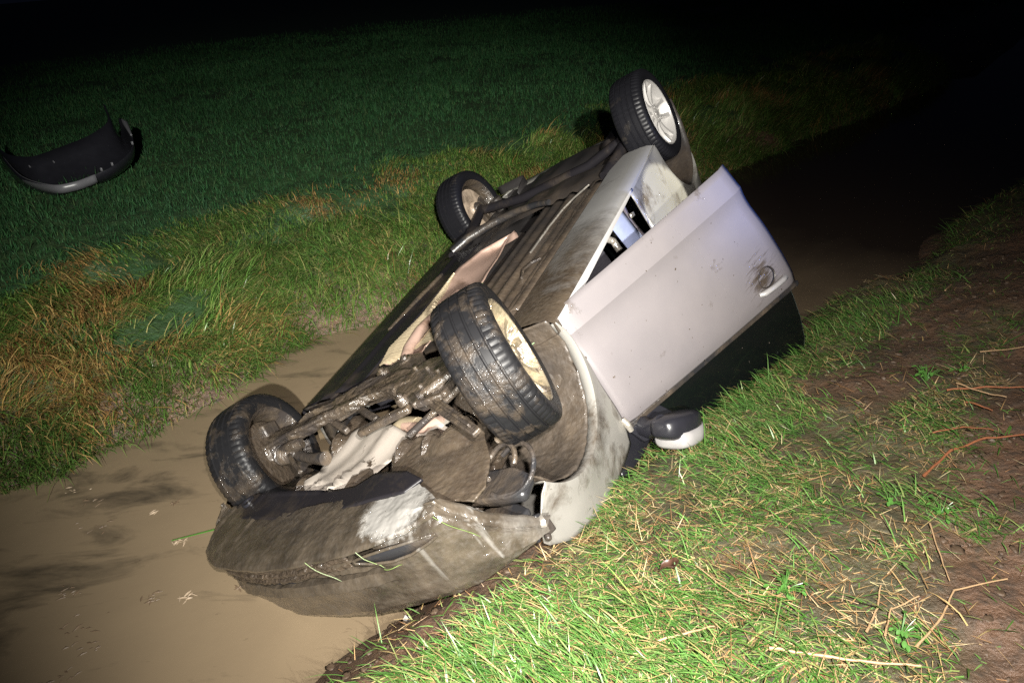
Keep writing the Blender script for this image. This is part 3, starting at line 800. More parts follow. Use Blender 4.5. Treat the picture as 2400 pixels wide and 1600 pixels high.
for (x, y, z, r, h) in ((1.03, 0.15, 0.135, 0.034, 0.06), (0.96, 0.04, 0.145, 0.040, 0.05), (1.40, -0.24, 0.105, 0.030, 0.05)):
    MB().lathe([(-h / 2, 0.2 * r), (-h / 2, 0.45 * r), (-h / 2 + 0.012, 0.5 * r), (-h / 2 + 0.012, 0.85 * r), (-h / 2 + 0.02, r), (h / 2, r)], 18).build('subframe_bushing', M['steel'], car, smooth=35, warp=lambda c, x=x, y=y, z=z: Vector((x + c.x, y + c.z, z + c.y)))
for (x, y) in ((1.22, -0.30), (1.28, -0.40), (1.36, -0.34), (1.18, -0.20)):
    MB().tube([(x, y, 0.100), (x, y, 0.086)], 0.012, 6).build('bolt', M['steel'], car)
plate('subframe_bracket', [(1.10, 0.20), (0.98, 0.22), (0.90, 0.05), (0.93, -0.06), (1.05, -0.16), (1.15, -0.30), (1.20, -0.28), (1.14, -0.05), (1.14, 0.12)], 0.165, 0.05, M['steel'], 0.014)
MB().bar((1.43, -0.40, 0.125), (1.73, -0.80, 0.155), 0.060, 0.022, w2=0.040).build('control_arm', M['steel'], car, bevel=0.006)
MB().bar((1.43, -0.40, 0.112), (1.70, -0.76, 0.142), 0.012, 0.030).build('control_arm_rib', M['steel'], car, bevel=0.004)
MB().bar((1.40, -0.30, 0.11), (1.50, -0.40, 0.10), 0.036, 0.03).build('arm_bracket', M['steel'], car, bevel=0.008)
MB().bar((1.50, -0.40, 0.10), (1.47, -0.52, 0.11), 0.030, 0.03).build('arm_bracket', M['steel'], car, bevel=0.008)
MB().bar((1.47, -0.52, 0.11), (1.34, -0.50, 0.13), 0.034, 0.03).build('arm_bracket', M['steel'], car, bevel=0.008)
MB().bar((1.46, 0.05, 0.17), (1.40, -0.25, 0.16), 0.05, 0.035).build('steering_rack', M['steel'], car, bevel=0.01)
MB().bar((1.36, 0.28, 0.14), (1.42, 0.16, 0.165), 0.034, 0.03).build('steering_link', M['steel'], car, bevel=0.008)
MB().tube([(1.55, -0.30, 0.20), (1.46, -0.44, 0.17), (1.36, -0.60, 0.13), (1.33, -0.70, 0.10)], 0.016, 12).build('drive_shaft', M['steel'], car)
rows = []; path = []
for i in range(25):
    t = i / 24; path.append((1.44 + 0.03 * t, 0.66 - 0.16 * t, 0.17 + 0.01 * t)); rows.append((0.052 if i % 3 else 0.036) * (1 - 0.35 * t))
MB().tube(path, rows, 14).build('shaft_boot', M['mudplastic'], car, smooth=60)
MB().tube([(1.47, 0.52, 0.18), (1.52, 0.36, 0.195), (1.54, 0.26, 0.20)], [0.026, 0.026, 0.034], 12).build('drive_shaft', M['mudplastic'], car)
MB().tube([(1.44, 0.62, 0.14), (1.455, 0.50, 0.135), (1.44, 0.46, 0.14)], [0.02, 0.034, 0.025], 10).build('ball_joint', M['steel'], car)
MB().tube([(1.50, 0.52, 0.15), (1.58, 0.42, 0.17), (1.62, 0.36, 0.18)], 0.011, 8).build('tie_rod', M['steel'], car)
MB().bar((1.22, 0.24, 0.17), (1.36, 0.02, 0.19), 0.035, 0.03).build('anti_roll_bar', M['steel'], car, bevel=0.008)
MB().bar((1.30, 0.36, 0.16), (1.22, 0.16, 0.15), 0.055, 0.03).build('subframe_strut', M['steel'], car, bevel=0.008)
# engine and gearbox mass seen past the shields
m = MB()
rl = random.Random(3)
for k in range(16):
    x = rl.uniform(1.22, 1.72); y = rl.uniform(-0.45, 0.50); r = rl.uniform(0.07, 0.13)
    m.tube([(x, y - r, 0.40), (x + rl.uniform(-.04, .04), y, 0.34 + rl.uniform(-.03, .03)), (x, y + r, 0.40)], [r * 0.7, r, r * 0.7], 12)
m.build('engine', M['darkmud'], car, smooth=50)
plate('engine_bay', [(1.1, -0.60), (1.1, 0.60), (1.78, 0.55), (1.78, -0.60)], 0.47, 0.05, M['darkmud'])
# crumpled light alloy shield under the gearbox
TR = [(1.70, 0.33), (1.60, 0.42), (1.54, 0.36), (1.45, 0.40), (1.33, 0.41), (1.27, 0.32), (1.30, 0.07), (1.45, -0.19), (1.50, -0.23), (1.57, -0.19), (1.60, -0.14), (1.66, -0.06), (1.74, 0.0), (1.76, 0.10), (1.74, 0.26)]
def trz(x, y):
    z = 0.262 + 0.012 * math.sin(x * 13 + y * 5) + 0.006 * math.sin(y * 31 - x * 17)
    z += 0.03 * max(0, (x - 1.60)) / 0.15 * math.sin((y - 0.1) * 62) * (1 if y > 0.05 else 0.3)
    z -= 0.02 * math.exp(-((y - 0.02 - (x - 1.5) * 0.4) / 0.05) ** 2)
    return z
sheet('gearbox_shield', TR, trz, M['alu'])
SH2 = [(1.40, -0.10), (1.31, -0.24), (1.36, -0.42), (1.43, -0.50), (1.60, -0.52), (1.52, -0.35), (1.45, -0.22)]
sheet('engine_shield', SH2, lambda x, y: 0.29 + 0.016 * math.sin((x - y) * 28), M['alu'])
MB().tube([(1.36, 0.02, 0.29), (1.33, -0.08, 0.285), (1.36, -0.18, 0.28)], [0.03, 0.05, 0.035], 14).build('flex_pipe', M['goldshield'], car)
MB().tube([(1.36, -0.10, 0.27), (1.40, -0.22, 0.275), (1.38, -0.36, 0.28)], 0.026, 12).build('exhaust_pipe', M['pinkshield'], car)
# undertray: big muddy plastic plate running into the right wheel arch
PL = [(1.61, -0.20), (1.55, -0.235), (1.51, -0.30), (1.52, -0.38), (1.57, -0.46), (1.60, -0.50), (1.50, -0.50), (1.46, -0.56), (1.52, -0.64), (1.72, -0.76), (1.86, -0.80), (1.93, -0.78), (1.92, -0.60), (1.86, -0.45), (1.80, -0.33), (1.70, -0.26)]
def plz(x, y):
    d = math.hypot(x - 1.50, y + 0.50)
    return 0.245 + 0.05 * max(0, (-0.5 - y)) / 0.3 + 0.010 * math.exp(-((d - 0.17) / 0.03) ** 2) - 0.012 * math.exp(-((d - 0.06) / 0.08) ** 2)
lumpy(sheet('undertray', PL, plz, M['mud'], 8, 0.010), 1, 0.008, 0.016, 0.012, 0.10)
ST = [(1.66, 0.76), (1.71, 0.55), (1.75, 0.19), (1.80, -0.14), (1.76, -0.24), (1.80, -0.45), (1.86, -0.56), (1.92, -0.50), (1.93, -0.23), (1.90, 0.30), (1.85, 0.60), (1.78, 0.78)]
def stz(x, y):
    return 0.205 + 0.012 * math.sin(y * 7 + 1) - (0.010 if (y * 28) % 1 < 0.5 and x < 1.76 and y > 0.1 else 0)
sheet('undertray_lip', ST, stz, M['panel'], 9, 0.012)
MB().lathe([(-0.01, 0.022), (-0.012, 0.034), (0.012, 0.034), (0.01, 0.022)], 16, True).build('towing_eye', M['black'], car, warp=lambda c: Vector((1.74 + c.x, 0.66 + c.z, 0.19 + c.y)))
# torn black pieces, washer hoses and the crash tube at the right front corner
BP = [(1.70, -0.50), (1.67, -0.66), (1.68, -0.80), (1.72, -0.88), (1.82, -0.88), (1.83, -0.74), (1.80, -0.58)]
plate('torn_liner', BP, 0.44, 0.05, M['mudplastic'], 0.018, lambda c: Vector((c.x, c.y, c.z + 0.05 * math.sin((c.y + 0.5) * 7) + 0.05 * (c.x - 1.75))))
plate('torn_liner', [(1.76, -0.60), (1.74, -0.74), (1.80, -0.84), (1.86, -0.82), (1.86, -0.66)], 0.50, 0.03, M['mudplastic'], 0.01)
MB().tube([(1.95, -0.62, 0.47), (1.90, -0.72, 0.50), (1.84, -0.82, 0.545), (1.80, -0.86, 0.56)], [0.03, 0.034, 0.034, 0.028], 14).build('crash_tube', M['chrome'], car)
MB().tube([(1.95, -0.55, 0.52), (1.90, -0.70, 0.55), (1.84, -0.83, 0.60)], 0.018, 10).build('wiring_conduit', M['black'], car)
m = MB(); m.box((1.80, -0.855, 0.59), (0.05, 0.02, 0.06), (0.3, 0.2, 0.4)); m.box((1.82, -0.845, 0.555), (0.03, 0.03, 0.08), (0.1, 0.5, 0.2)); m.tube([(1.83, -0.862, 0.60), (1.85, -0.868, 0.61)], 0.014, 12)
m.build('headlight_bracket', M['mudplastic'], car, bevel=0.006)
def loop(c, r, a0, a1, tilt, name):
    pts = []
    for i in range(17):
        a = a0 + (a1 - a0) * i / 16
        pts.append((c[0] + r * math.cos(a), c[1] + r * math.sin(a) * 1.2, c[2] + tilt * math.sin(a * 1.3)))
    MB().tube(pts, 0.010, 8).build(name, M['mudplastic'], car)
loop((1.70, -0.76, 0.33), 0.07, 0.3, 5.0, 0.03, 'brake_hose')
loop((1.72, -0.80, 0.36), 0.10, 2.6, 6.8, 0.04, 'brake_hose')
MB().tube([(1.60, -0.74, 0.30), (1.64, -0.78, 0.27), (1.60, -0.84, 0.24), (1.53, -0.84, 0.22)], 0.02, 10).build('brake_hose', M['steel'], car)

# ---------------- front bumper: one skin, chin underneath, slot grille, torn right corner
path = [(0.86, 1.76), (0.86, 1.84), (0.83, 1.92), (0.76, 1.99), (0.66, 2.05), (0.50, 2.10), (0.25, 2.145), (0.0, 2.155), (-0.25, 2.15), (-0.50, 2.115), (-0.65, 2.06), (-0.75, 1.99), (-0.81, 1.93), (-0.85, 1.87), (-0.875, 1.82)]
pl = [Vector((x, y, 0)) for y, x in path]
def pathpt(t):
    k = t * (len(pl) - 1); i = min(int(k), len(pl) - 2); f = k - i
    p0 = pl[max(i - 1, 0)]; p1 = pl[i]; p2 = pl[i + 1]; p3 = pl[min(i + 2, len(pl) - 1)]
    return 0.5 * ((2 * p1) + (p2 - p0) * f + (2 * p0 - 5 * p1 + 4 * p2 - p3) * f * f + (3 * p1 - p0 - 3 * p2 + p3) * f ** 3)
rowsB = [(0.205, -0.30), (0.198, -0.22), (0.196, -0.12), (0.203, -0.05), (0.214, -0.004), (0.222, 0.012), (0.230, 0.013), (0.238, -0.070), (0.262, -0.075), (0.284, -0.070), (0.290, -0.034), (0.300, -0.028), (0.304, -0.060), (0.322, -0.062), (0.327, -0.026), (0.340, -0.022), (0.344, -0.056), (0.360, -0.056), (0.366, -0.016), (0.385, -0.004), (0.405, 0.004), (0.415, -0.006), (0.48, -0.012), (0.54, -0.010), (0.585, -0.034), (0.60, -0.06)]
NB = 210
P = []
for i in range(NB + 1):
    t = i / NB; p = pathpt(t); d = (pathpt(min(1, t + 0.004)) - pathpt(max(0, t - 0.004))).normalized()
    nrm = Vector((-d.y, d.x, 0)); 
    if nrm.dot(Vector((1, 0, 0))) < 0 and abs(p.y) < 0.8: nrm = -nrm
    if abs(p.y) >= 0.8: nrm = Vector((abs(nrm.x), math.copysign(abs(nrm.y), p.y), 0))
    g = 1.0 if -0.36 < p.y < 0.74 else max(0.0, 1 - (abs(p.y - 0.19) - 0.55) / 0.10)
    row = []
    for (z, off) in rowsB:
        o_ = off
        if 0.218 < z < 0.50: o_ = off * g + 0.003 * (1 - g)
        zz = z
        if off < -0.06 and z < 0.25:                      # chin narrows towards the wheel arches
            o_ = off * (1.0 if p.y > -0.50 else max(0.10, 1 - (-0.50 - p.y) / 0.24))
        e = max(0.0, (-p.y - 0.70) / 0.175)                # torn edge rises towards the right corner
        zz = z + e ** 1.0 * max(0, (0.60 - z)) * 0.92 if e > 0 else z
        e2 = max(0.0, (p.y - 0.78) / 0.09); zz = zz + min(1, e2) * 0.05 * (z < 0.3)
        if p.y > 0.4 and z < 0.30: zz -= 0.075 * max(0.0, min(1.0, (1.99 - p.x) / 0.22)) * (1 if z < 0.236 else max(0, (0.30 - z) / 0.064)); zz += (0.10 * max(0, -o_) * -0.4) * (p.y > 0.5)
        q_ = p + nrm * o_
        if off < -0.015 and z < 0.21: q_ = Vector((max(p.x + o_, min(p.x, 1.74)), p.y * (1 - 0.02 * (o_ < -0.2)), 0))
        wob = 0.0012 * math.sin(i * 0.5 + z * 23) + 0.0015 * math.sin(i * 0.17 - z * 41)
        if 0.25 < z < 0.42 and g > 0.2: wob += g * (0.045 if off < -0.05 else 0.014) * (float(fbm(np.array([i * 0.33]), np.array([z * 90.0]), 3, 77)[0]) - 0.45) * (1.0 if z < 0.36 else 0.5)
        row.append((q_.x + wob, q_.y + wob * 0.4, zz + wob * 0.6 - 0.02 * max(0, p.y) * (z > 0.5)))
    P.append(row)
ref = P[len(P) // 2]; sub = [max(1, math.ceil((Vector(ref[j + 1]) - Vector(ref[j])).length / 0.013)) for j in range(len(ref) - 1)]
P = [[tuple(Vector(r_[j]).lerp(Vector(r_[j + 1]), k / sub[j])) for j in range(len(r_) - 1) for k in range(sub[j])] + [r_[-1]] for r_ in P]
bumper = MB().grid(P).build('front_bumper', M['bumper'], car, smooth=30, solid=0.006)
lumpy(bumper, 1, 0.0035, 0.020, 0.010, 0.07)
for k, z in enumerate((0.313, 0.352)):
    pts = []
    for i in range(36):
        t = 0.27 + (0.27, 0.20)[k] * i / 35; p = pathpt(t); pts.append((p.x - 0.032 + 0.003 * math.sin(i * 2.1), p.y, z))
    MB().tube(pts, [0.001] + [0.009 - 0.004 * abs(math.sin(i * 0.9)) for i in range(34)] + [0.001], 6).build('grille_slat', M['black'], bumper)
# mud-filled lower grille: black ribs under the chin, clotted and uneven
G = []
for i in range(91):
    t = 0.16 + 0.41 * i / 90; p = pathpt(t); e = min(1.0, i / 6, (90 - i) / 16)
    row = []
    for k in range(16):
        z = 0.244 + (0.128 - 0.05 * max(0, i - 45) / 45) * k / 15
        rib = -0.016 if k in (4, 5, 9, 10) else 0.0
        row.append((p.x - 0.034 + 0.026 * e * min(1, (15 - k) / 4 + 0.15) + rib * e, p.y, z - 0.02 * max(0, p.y) * (k / 15)))
    G.append(row)
lumpy(MB().grid(G).build('lower_grille', M['darkmud'], bumper, smooth=45, solid=0.004), 2, 0.016, 0.022, 0.014, 0.06)
# fog lamp slot at the right corner, a plate with recess shade put into its dark colour, clean painted band above it
sl = []
for (y0, z0, z1) in ((-0.33, 0.262, 0.275), (-0.40, 0.255, 0.30), (-0.48, 0.255, 0.315), (-0.56, 0.262, 0.315), (-0.63, 0.275, 0.305), (-0.665, 0.287, 0.297)):
    t = min(range(200), key=lambda k: abs(pathpt(0.45 + 0.5 * k / 199).y - y0)); p = pathpt(0.45 + 0.5 * t / 199)
    sl.append([(p.x + 0.005, p.y, z0), (p.x + 0.006, p.y - 0.002, (z0 + z1) / 2), (p.x + 0.006, p.y - 0.001, z1)])
MB().grid(sl).build('fog_lamp_slot', M['mudplastic'], bumper, smooth=40, solid=0.012)
ring = [r_[0] for r_ in sl] + [r_[2] for r_ in sl[::-1]]; ring.append(ring[0])
MB().tube([(a[0] + 0.003, a[1], a[2]) for a in ring], 0.006, 7, False).build('fog_lamp_bezel', M['bumper'], bumper, smooth=60)
rl = random.Random(4)
for (y0, z0, y1, z1) in ((-0.38, 0.22, -0.43, 0.33), (-0.43, 0.33, -0.50, 0.34), (-0.70, 0.22, -0.76, 0.40), (-0.12, 0.21, -0.20, 0.34)):
    pts = []
    for k in range(7):
        f = k / 6; yy = y0 + (y1 - y0) * f; t = min(range(240), key=lambda q: abs(pathpt(q / 239).y - yy)); p = pathpt(t / 239)
        pts.append((p.x + 0.016 + 0.006 * math.sin(f * 5), yy, z0 + (z1 - z0) * f))
    MB().tube(pts, [0.0016] * 6 + [0.0006], 5).build('stuck_grass', M['stuck'], bumper)

# ---------------- wheels
prof = [(-0.098, 0.224), (-0.108, 0.232), (-0.1165, 0.255), (-0.1175, 0.272), (-0.114, 0.290), (-0.106, 0.303), (-0.094, 0.3105),
        (-0.066, 0.3150), (-0.063, 0.3075), (-0.057, 0.3075), (-0.054, 0.3160), (-0.026, 0.3172), (-0.023, 0.3085), (-0.017, 0.3085), (-0.014, 0.3174)]
prof = prof + [(-w, r) for w, r in prof[::-1]] + [(0.09, 0.212), (-0.09, 0.212)]
def sip(i, k):
    w = prof[i][0]; r = prof[i][1]
    if r > 0.3 and 0.08 < abs(w) < 0.11 and k % 3 == 0: return -0.006
    if r > 0.315 and abs(w) < 0.06 and k % 9 == 0: return -0.0025
    return 0.0
tyre_me = MB().lathe(prof, 192, True, sip).mesh('tyre', 28); tyre_me.materials.append(M['rubber'])
tyre_me2 = tyre_me.copy(); tyre_me2.materials.clear(); tyre_me2.materials.append(M['rubber_clean'])
def rim_mesh(mat):
    m = MB()
    m.lathe([(-0.106, 0.229), (-0.110, 0.226), (-0.108, 0.219), (-0.096, 0.214), (-0.075, 0.205), (-0.02, 0.196), (0.06, 0.199), (0.090, 0.212), (0.104, 0.226), (0.106, 0.229), (0.09, 0.222), (0.06, 0.206), (-0.02, 0.203), (-0.08, 0.214)], 72, True)
    for k in range(10):
        a = 2 * math.pi * k / 10 + (0.06 if k % 2 else -0.06)
        e = Vector((math.cos(a), 0, math.sin(a))); sd = Vector((-math.sin(a), 0, math.cos(a)))
        secs = []
        for (r, w, wd, th) in ((0.045, -0.080, 0.026, 0.03), (0.09, -0.068, 0.024, 0.030), (0.15, -0.074, 0.026, 0.026), (0.19, -0.086, 0.032, 0.022), (0.214, -0.096, 0.044, 0.018)):
            c = e * r + Vector((0, w, 0)) + sd * (0.010 if k % 2 == 0 else -0.010) * (1 - r / 0.22)
            secs.append([c - sd * wd / 2 + Vector((0, th, 0)), c - sd * wd * 0.36, c + sd * wd * 0.36, c + sd * wd / 2 + Vector((0, th, 0))])
        vs = [p for s_ in secs for p in s_]; fs = []
        for i in range(4):
            for j in range(4): fs.append((i * 4 + j, i * 4 + (j + 1) % 4, (i + 1) * 4 + (j + 1) % 4, (i + 1) * 4 + j))
        m.add(vs, fs)
    m.lathe([(-0.06, 0.062), (-0.082, 0.060), (-0.086, 0.050), (-0.074, 0.034), (-0.088, 0.031), (-0.092, 0.020), (-0.092, 0.001)], 32)
    for k in range(5):
        a = 2 * math.pi * k / 5
        m.tube([(0.043 * math.cos(a), -0.074, 0.043 * math.sin(a)), (0.043 * math.cos(a), -0.09, 0.043 * math.sin(a))], 0.008, 6)
    me = m.mesh('wheel', 40); me.materials.append(mat); return me
rimA = rim_mesh(M['alloy']); rimB = rim_mesh(M['alloy_clean']); rimC = rim_mesh(M['steel'])
disc_me = MB().lathe([(-0.02, 0.04), (-0.02, 0.06), (-0.005, 0.065), (-0.005, 0.145), (0.018, 0.145), (0.018, 0.06), (0.03, 0.05), (0.03, 0.002)], 48).mesh('brake_disc', 40); disc_me.materials.append(M['steel'])
back_me = MB().lathe([(0.034, 0.165), (0.03, 0.172), (0.036, 0.176), (0.04, 0.16), (0.046, 0.07), (0.07, 0.06), (0.075, 0.002)], 48).mesh('brake_backplate', 40)
def wheel(loc, rotz, rm, tm, back, spin=0.0):
    o = link('wheel', rm, None, car)
    o.location = loc; o.rotation_euler = Euler((0, spin, rotz), 'XYZ')
    link('tyre', tm, None, o); link('brake_disc', disc_me, None, o)
    bm_ = back_me.copy(); bm_.materials.clear(); bm_.materials.append(back); link('brake_backplate', bm_, None, o)
    m = MB()
    m.box((0.125, 0.02, 0.03), (0.07, 0.09, 0.12), (0, 0.2, 0)); m.tube([(0, 0.04, 0), (0, 0.09, 0.0), (0.0, 0.11, 0.0)], [0.055, 0.05, 0.03], 12); m.bar((0, 0.06, 0.0), (0.02, 0.07, 0.15), 0.05, 0.04, (0, 1, 0))
    m.build('brake_caliper', M['steel'], o, bevel=0.01)
    return o
ST_ = -0.49
fr = wheel((1.411, -0.805, 0.083), ST_, rimA, tyre_me, M['panel'], 0.3)
fl = wheel((1.411, 0.805, 0.167), math.pi - 0.34, rimC, tyre_me, M['darkmud'], 1.0)
rr = wheel((-1.411, -0.805, 0.180), 0, rimB, tyre_me2, M['steel'], 0.5)
rlw = wheel((-1.411, 0.805, 0.210), math.pi, rimC, tyre_me2, M['backplate'], 0.1)

rl = random.Random(9)
for k in range(16):
    a = math.radians(rl.uniform(150, 260)); w0 = rl.uniform(-0.10, 0.02); r0 = 0.3185
    w1 = w0 + rl.uniform(-.03, .03); a1 = a + rl.uniform(-.12, .12)
    MB().bar((r0 * math.cos(a), w0, r0 * math.sin(a)), (r0 * math.cos(a1), w1, r0 * math.sin(a1) ), 0.0035, 0.0015, up=(math.cos(a), 0, math.sin(a))).build('stuck_grass', M['leaf'], fr)

# ---------------- open right door
th = math.radians(27)
DM = Matrix(((-math.cos(th), math.sin(th), 0, 0.956), (-math.sin(th), -math.cos(th), 0, -0.86), (0, 0, 1, 0), (0, 0, 0, 1)))   # u along the door, w outwards, z up
def bot(u): return 0.19 + 0.0845 * u
def belt(u): return 0.862 + 0.182 * u
def rear(v): return 1.373 + 0.062 * max(0, (v - 0.16) / 0.84)
cr = 0.185                                     # crease above the bottom flap
def dw(v, u):
    if v < cr: return -0.038 + 0.038 * (v / cr)
    k = (v - cr) / (1 - cr)
    return -0.022 * math.sin(math.pi * min(1.0, k / 0.42)) * (1 - min(1.0, k / 0.42)) + 0.024 * math.sin(math.pi * min(1, k * 0.9)) * k - 0.012 * max(0, (k - 0.9) / 0.1)
P = []
vv = [0, 0.05, 0.10, 0.15, 0.178, cr, 0.192, 0.205, 0.225, 0.25, 0.29, 0.34, 0.4, 0.47, 0.54, 0.61, 0.68, 0.75, 0.82, 0.88, 0.93, 0.965, 0.985, 1.0]
for i in range(41):
    row = []
    for v in vv:
        U = rear(v); u = -0.012 * v + (U + 0.012 * v) * i / 40
        zb, zt = bot(u), belt(u)
        w = dw(v, u) - 0.02 * max(0, (i - 38) / 2) - 0.012 * max(0, (2 - i) / 2) + 0.010 * math.sin(math.pi * i / 40)
        row.append((u, w, zb + (zt - zb) * v))
    P.append(row)
def in_door(c): return DM @ c
door = MB().grid(P).build('open_door', M['door_paint'], car, smooth=24, warp=in_door)
door['label'] = 'open right front door, silver and mud-flecked'
md = door.modifiers.new('thickness', 'SOLIDIFY'); md.thickness = 0.010; md.offset = -1
# inner skin of the door
P2 = []
for i in range(13):
    u = 0.02 + 1.36 * i / 12
    P2.append([(u, -0.058 - 0.06 * math.sin(math.pi * k / 8) ** 0.5, bot(u) + 0.03 + (belt(u) - bot(u) - 0.04) * k / 8) for k in range(9)])
MB().grid(P2).build('inner_skin', M['black'], door, smooth=50, solid=0.01, warp=in_door)
# belt moulding
MB().bar((-0.01, -0.012, belt(-0.01) + 0.012), (1.425, -0.012, belt(1.425) + 0.012), 0.028, 0.03).build('belt_moulding', M['mudplastic'], door, bevel=0.006, warp=in_door)
# frameless glass
GL = [(0.10, 0.90), (1.38, 1.11), (1.385, 1.20), (1.375, 1.35), (1.345, 1.48), (1.31, 1.525), (1.24, 1.53), (1.05, 1.50), (0.80, 1.43), (0.55, 1.33), (0.32, 1.18), (0.16, 1.0)]
m = MB(); n = len(GL)
def gw(z): return -0.028 - 0.10 * max(0, z - 1.0) ** 1.2
vs = [(u, gw(z), z) for u, z in GL] + [(u, gw(z) - 0.006, z) for u, z in GL]
m.add(vs, [tuple(range(n)), tuple(range(n, 2 * n))[::-1]] + [(i, (i + 1) % n, n + (i + 1) % n, n + i) for i in range(n)])
m.build('window_glass', M['glass'], door, smooth=0, warp=in_door)
MB().tube([(u + 0.001, gw(z) - 0.003, z) for u, z in GL[1:7]], 0.0035, 6).build('glass_edge', M['glass_edge'], door, smooth=60, warp=in_door)
# handle: recessed cup and a grab bar across it, all in the door's own plane
hc = Vector((1.20, 0.010, 0.925))
cup = MB(); P3 = []
for i in range(5):
    r = (1, 0.92, 0.7, 0.4, 0.05)[i]; dep = (0.004, 0.003, 0.002, 0.001, 0.001)[i]
    P3.append([(hc.x + 0.068 * r * math.cos(a), hc.y + dep + 0.006, hc.z + 0.055 * r * math.sin(a) + 0.1 * 0.068 * r * math.cos(a)) for a in np.linspace(0, 2 * math.pi, 25)])
cup.grid(P3).build('handle_cup', M['black'], door, smooth=60, warp=in_door)
MB().tube([(hc.x + 0.070 * math.cos(a), hc.y + 0.010, hc.z + 0.057 * math.sin(a) + 0.007 * math.cos(a)) for a in np.linspace(0, 2 * math.pi, 29)], 0.004, 6, False).build('handle_bezel', M['mudplastic'], door, smooth=60, warp=in_door)
pts = [(hc.x - 0.105, hc.y + 0.012, hc.z + 0.040), (hc.x - 0.090, hc.y + 0.034, hc.z + 0.042), (hc.x - 0.02, hc.y + 0.046, hc.z + 0.054), (hc.x + 0.06, hc.y + 0.044, hc.z + 0.070), (hc.x + 0.10, hc.y + 0.034, hc.z + 0.080), (hc.x + 0.118, hc.y + 0.012, hc.z + 0.084)]
MB().tube(pts, [0.013, 0.016, 0.015, 0.015, 0.016, 0.012], 12).build('door_handle', M['handle'], door, smooth=60, warp=in_door)
# hinge between door and fender
MB().tube([(0.985, -0.862, 0.80), (0.99, -0.872, 0.83), (0.995, -0.875, 0.87)], [0.014, 0.018, 0.014], 10).build('door_hinge', M['chrome'], car)
# mirror: black housing, light painted cap, short arm
def blob(path, name, mat, parent, n=16, warp=None):
    vs = []; fs = []
    for (c, ru, rw, rz) in path:
        for k in range(n):
            a = 2 * math.pi * k / n
            ca, sa = math.cos(a), math.sin(a)
            ex = 0.62
            vs.append((c[0] + ru * 0, c[1] + rw * math.copysign(abs(ca) ** ex, ca), c[2] + rz * math.copysign(abs(sa) ** ex, sa)))
    for i in range(len(path) - 1):
        for k in range(n): fs.append((i * n + k, i * n + (k + 1) % n, (i + 1) * n + (k + 1) % n, (i + 1) * n + k))
    fs.append(tuple(range(n))[::-1]); fs.append(tuple(range((len(path) - 1) * n, len(path) * n)))
    return MB().add(vs, fs).build(name, mat, parent, smooth=60, warp=warp)
# mirror frame: long axis a, thickness b, c towards the roof
ma = Vector((0.285, -0.06, 0.20)).normalized()
m0 = Vector((0.035, 0.175, 0.855))
mc = Vector((-0.42, 0.05, 0.62)); mc = (mc - ma * mc.dot(ma)).normalized(); mb = ma.cross(mc)
def in_mirror(c): return DM @ (m0 + ma * c.x + mb * c.y + mc * c.z)
secs = [((-0.012, 0, 0.03), 0, 0.030, 0.030), ((0.0, 0, 0.03), 0, 0.055, 0.042), ((0.04, 0, 0.034), 0, 0.075, 0.056), ((0.10, 0, 0.036), 0, 0.082, 0.060), ((0.17, 0, 0.034), 0, 0.080, 0.060), ((0.225, 0, 0.03), 0, 0.070, 0.054), ((0.258, 0, 0.026), 0, 0.05, 0.042), ((0.272, 0, 0.022), 0, 0.02, 0.02)]
blob(secs, 'mirror_housing', M['black'], door, 20, in_mirror)
secs = [((0.052, 0, 0.086), 0, 0.068, 0.030), ((0.064, 0, 0.090), 0, 0.083, 0.038), ((0.12, 0, 0.092), 0, 0.088, 0.041), ((0.18, 0, 0.088), 0, 0.085, 0.041), ((0.236, 0, 0.080), 0, 0.074, 0.038), ((0.270, 0, 0.068), 0, 0.052, 0.030), ((0.284, 0, 0.060), 0, 0.02, 0.016)]
blob([(c_, 0, a_ * 1.06, b_ * 1.16) for (c_, _, a_, b_) in secs], 'mirror_cap', M['handle'], door, 20, in_mirror)
MB().tube([(0.06, 0.0, 0.93), (0.05, 0.06, 0.93), (0.05, 0.12, 0.90), (0.06, 0.16, 0.88)], [0.05, 0.045, 0.04, 0.04], 12).build('mirror_arm', M['black'], door, smooth=60, warp=in_door)
MB().prism([(-0.02, 0.88), (0.20, 0.92), (0.30, 1.12), (0.02, 1.0)], -0.02, 0.02).build('mirror_sail', M['black'], door, bevel=0.006, warp=lambda c: DM @ Vector((c.x, c.z - 0.02, c.y)))

MB().prism([(1.01, 0.80), (0.90, 0.86), (0.72, 0.98), (0.66, 1.10), (0.95, 1.06), (1.16, 0.99), (1.20, 0.95)], -0.835, -0.79).build('pillar_base_trim', M['black'], car, bevel=0.008, warp=lambda c: Vector((c.x, c.z, c.y)))

# ---------------- cabin seen through the door gap
m = MB(); P = []
for i in range(11):
    t = i / 10; P.append([(0.28 - 0.62 * t + 0.0, -0.30 - 0.24 * math.cos(a), 0.42 - 0.06 * math.sin(a) * (1 + 0.3 * math.sin(3 * t))) for a in np.linspace(-0.6, math.pi + 0.6, 14)])
m.grid(P); m.build('seat_cushion', M['fabric'], car, smooth=60, solid=0.03)
P = []
for i in range(13):
    t = i / 12; zc = 0.42 + 0.62 * t; xc = -0.28 - 0.22 * t
    P.append([(xc + 0.09 * math.sin(a), -0.34 - (0.24 - 0.06 * t) * math.cos(a), zc) for a in np.linspace(0, 2 * math.pi, 19)])
MB().grid(P).build('seat_back', M['fabric'], car, smooth=60)
MB().tube([(-0.15, -0.62, 0.33), (-0.22, -0.66, 0.40), (-0.27, -0.68, 0.46), (-0.24, -0.70, 0.52)], 0.022, 10).build('seat_rail_cover', M['chrome'], car, smooth=60)
P = []
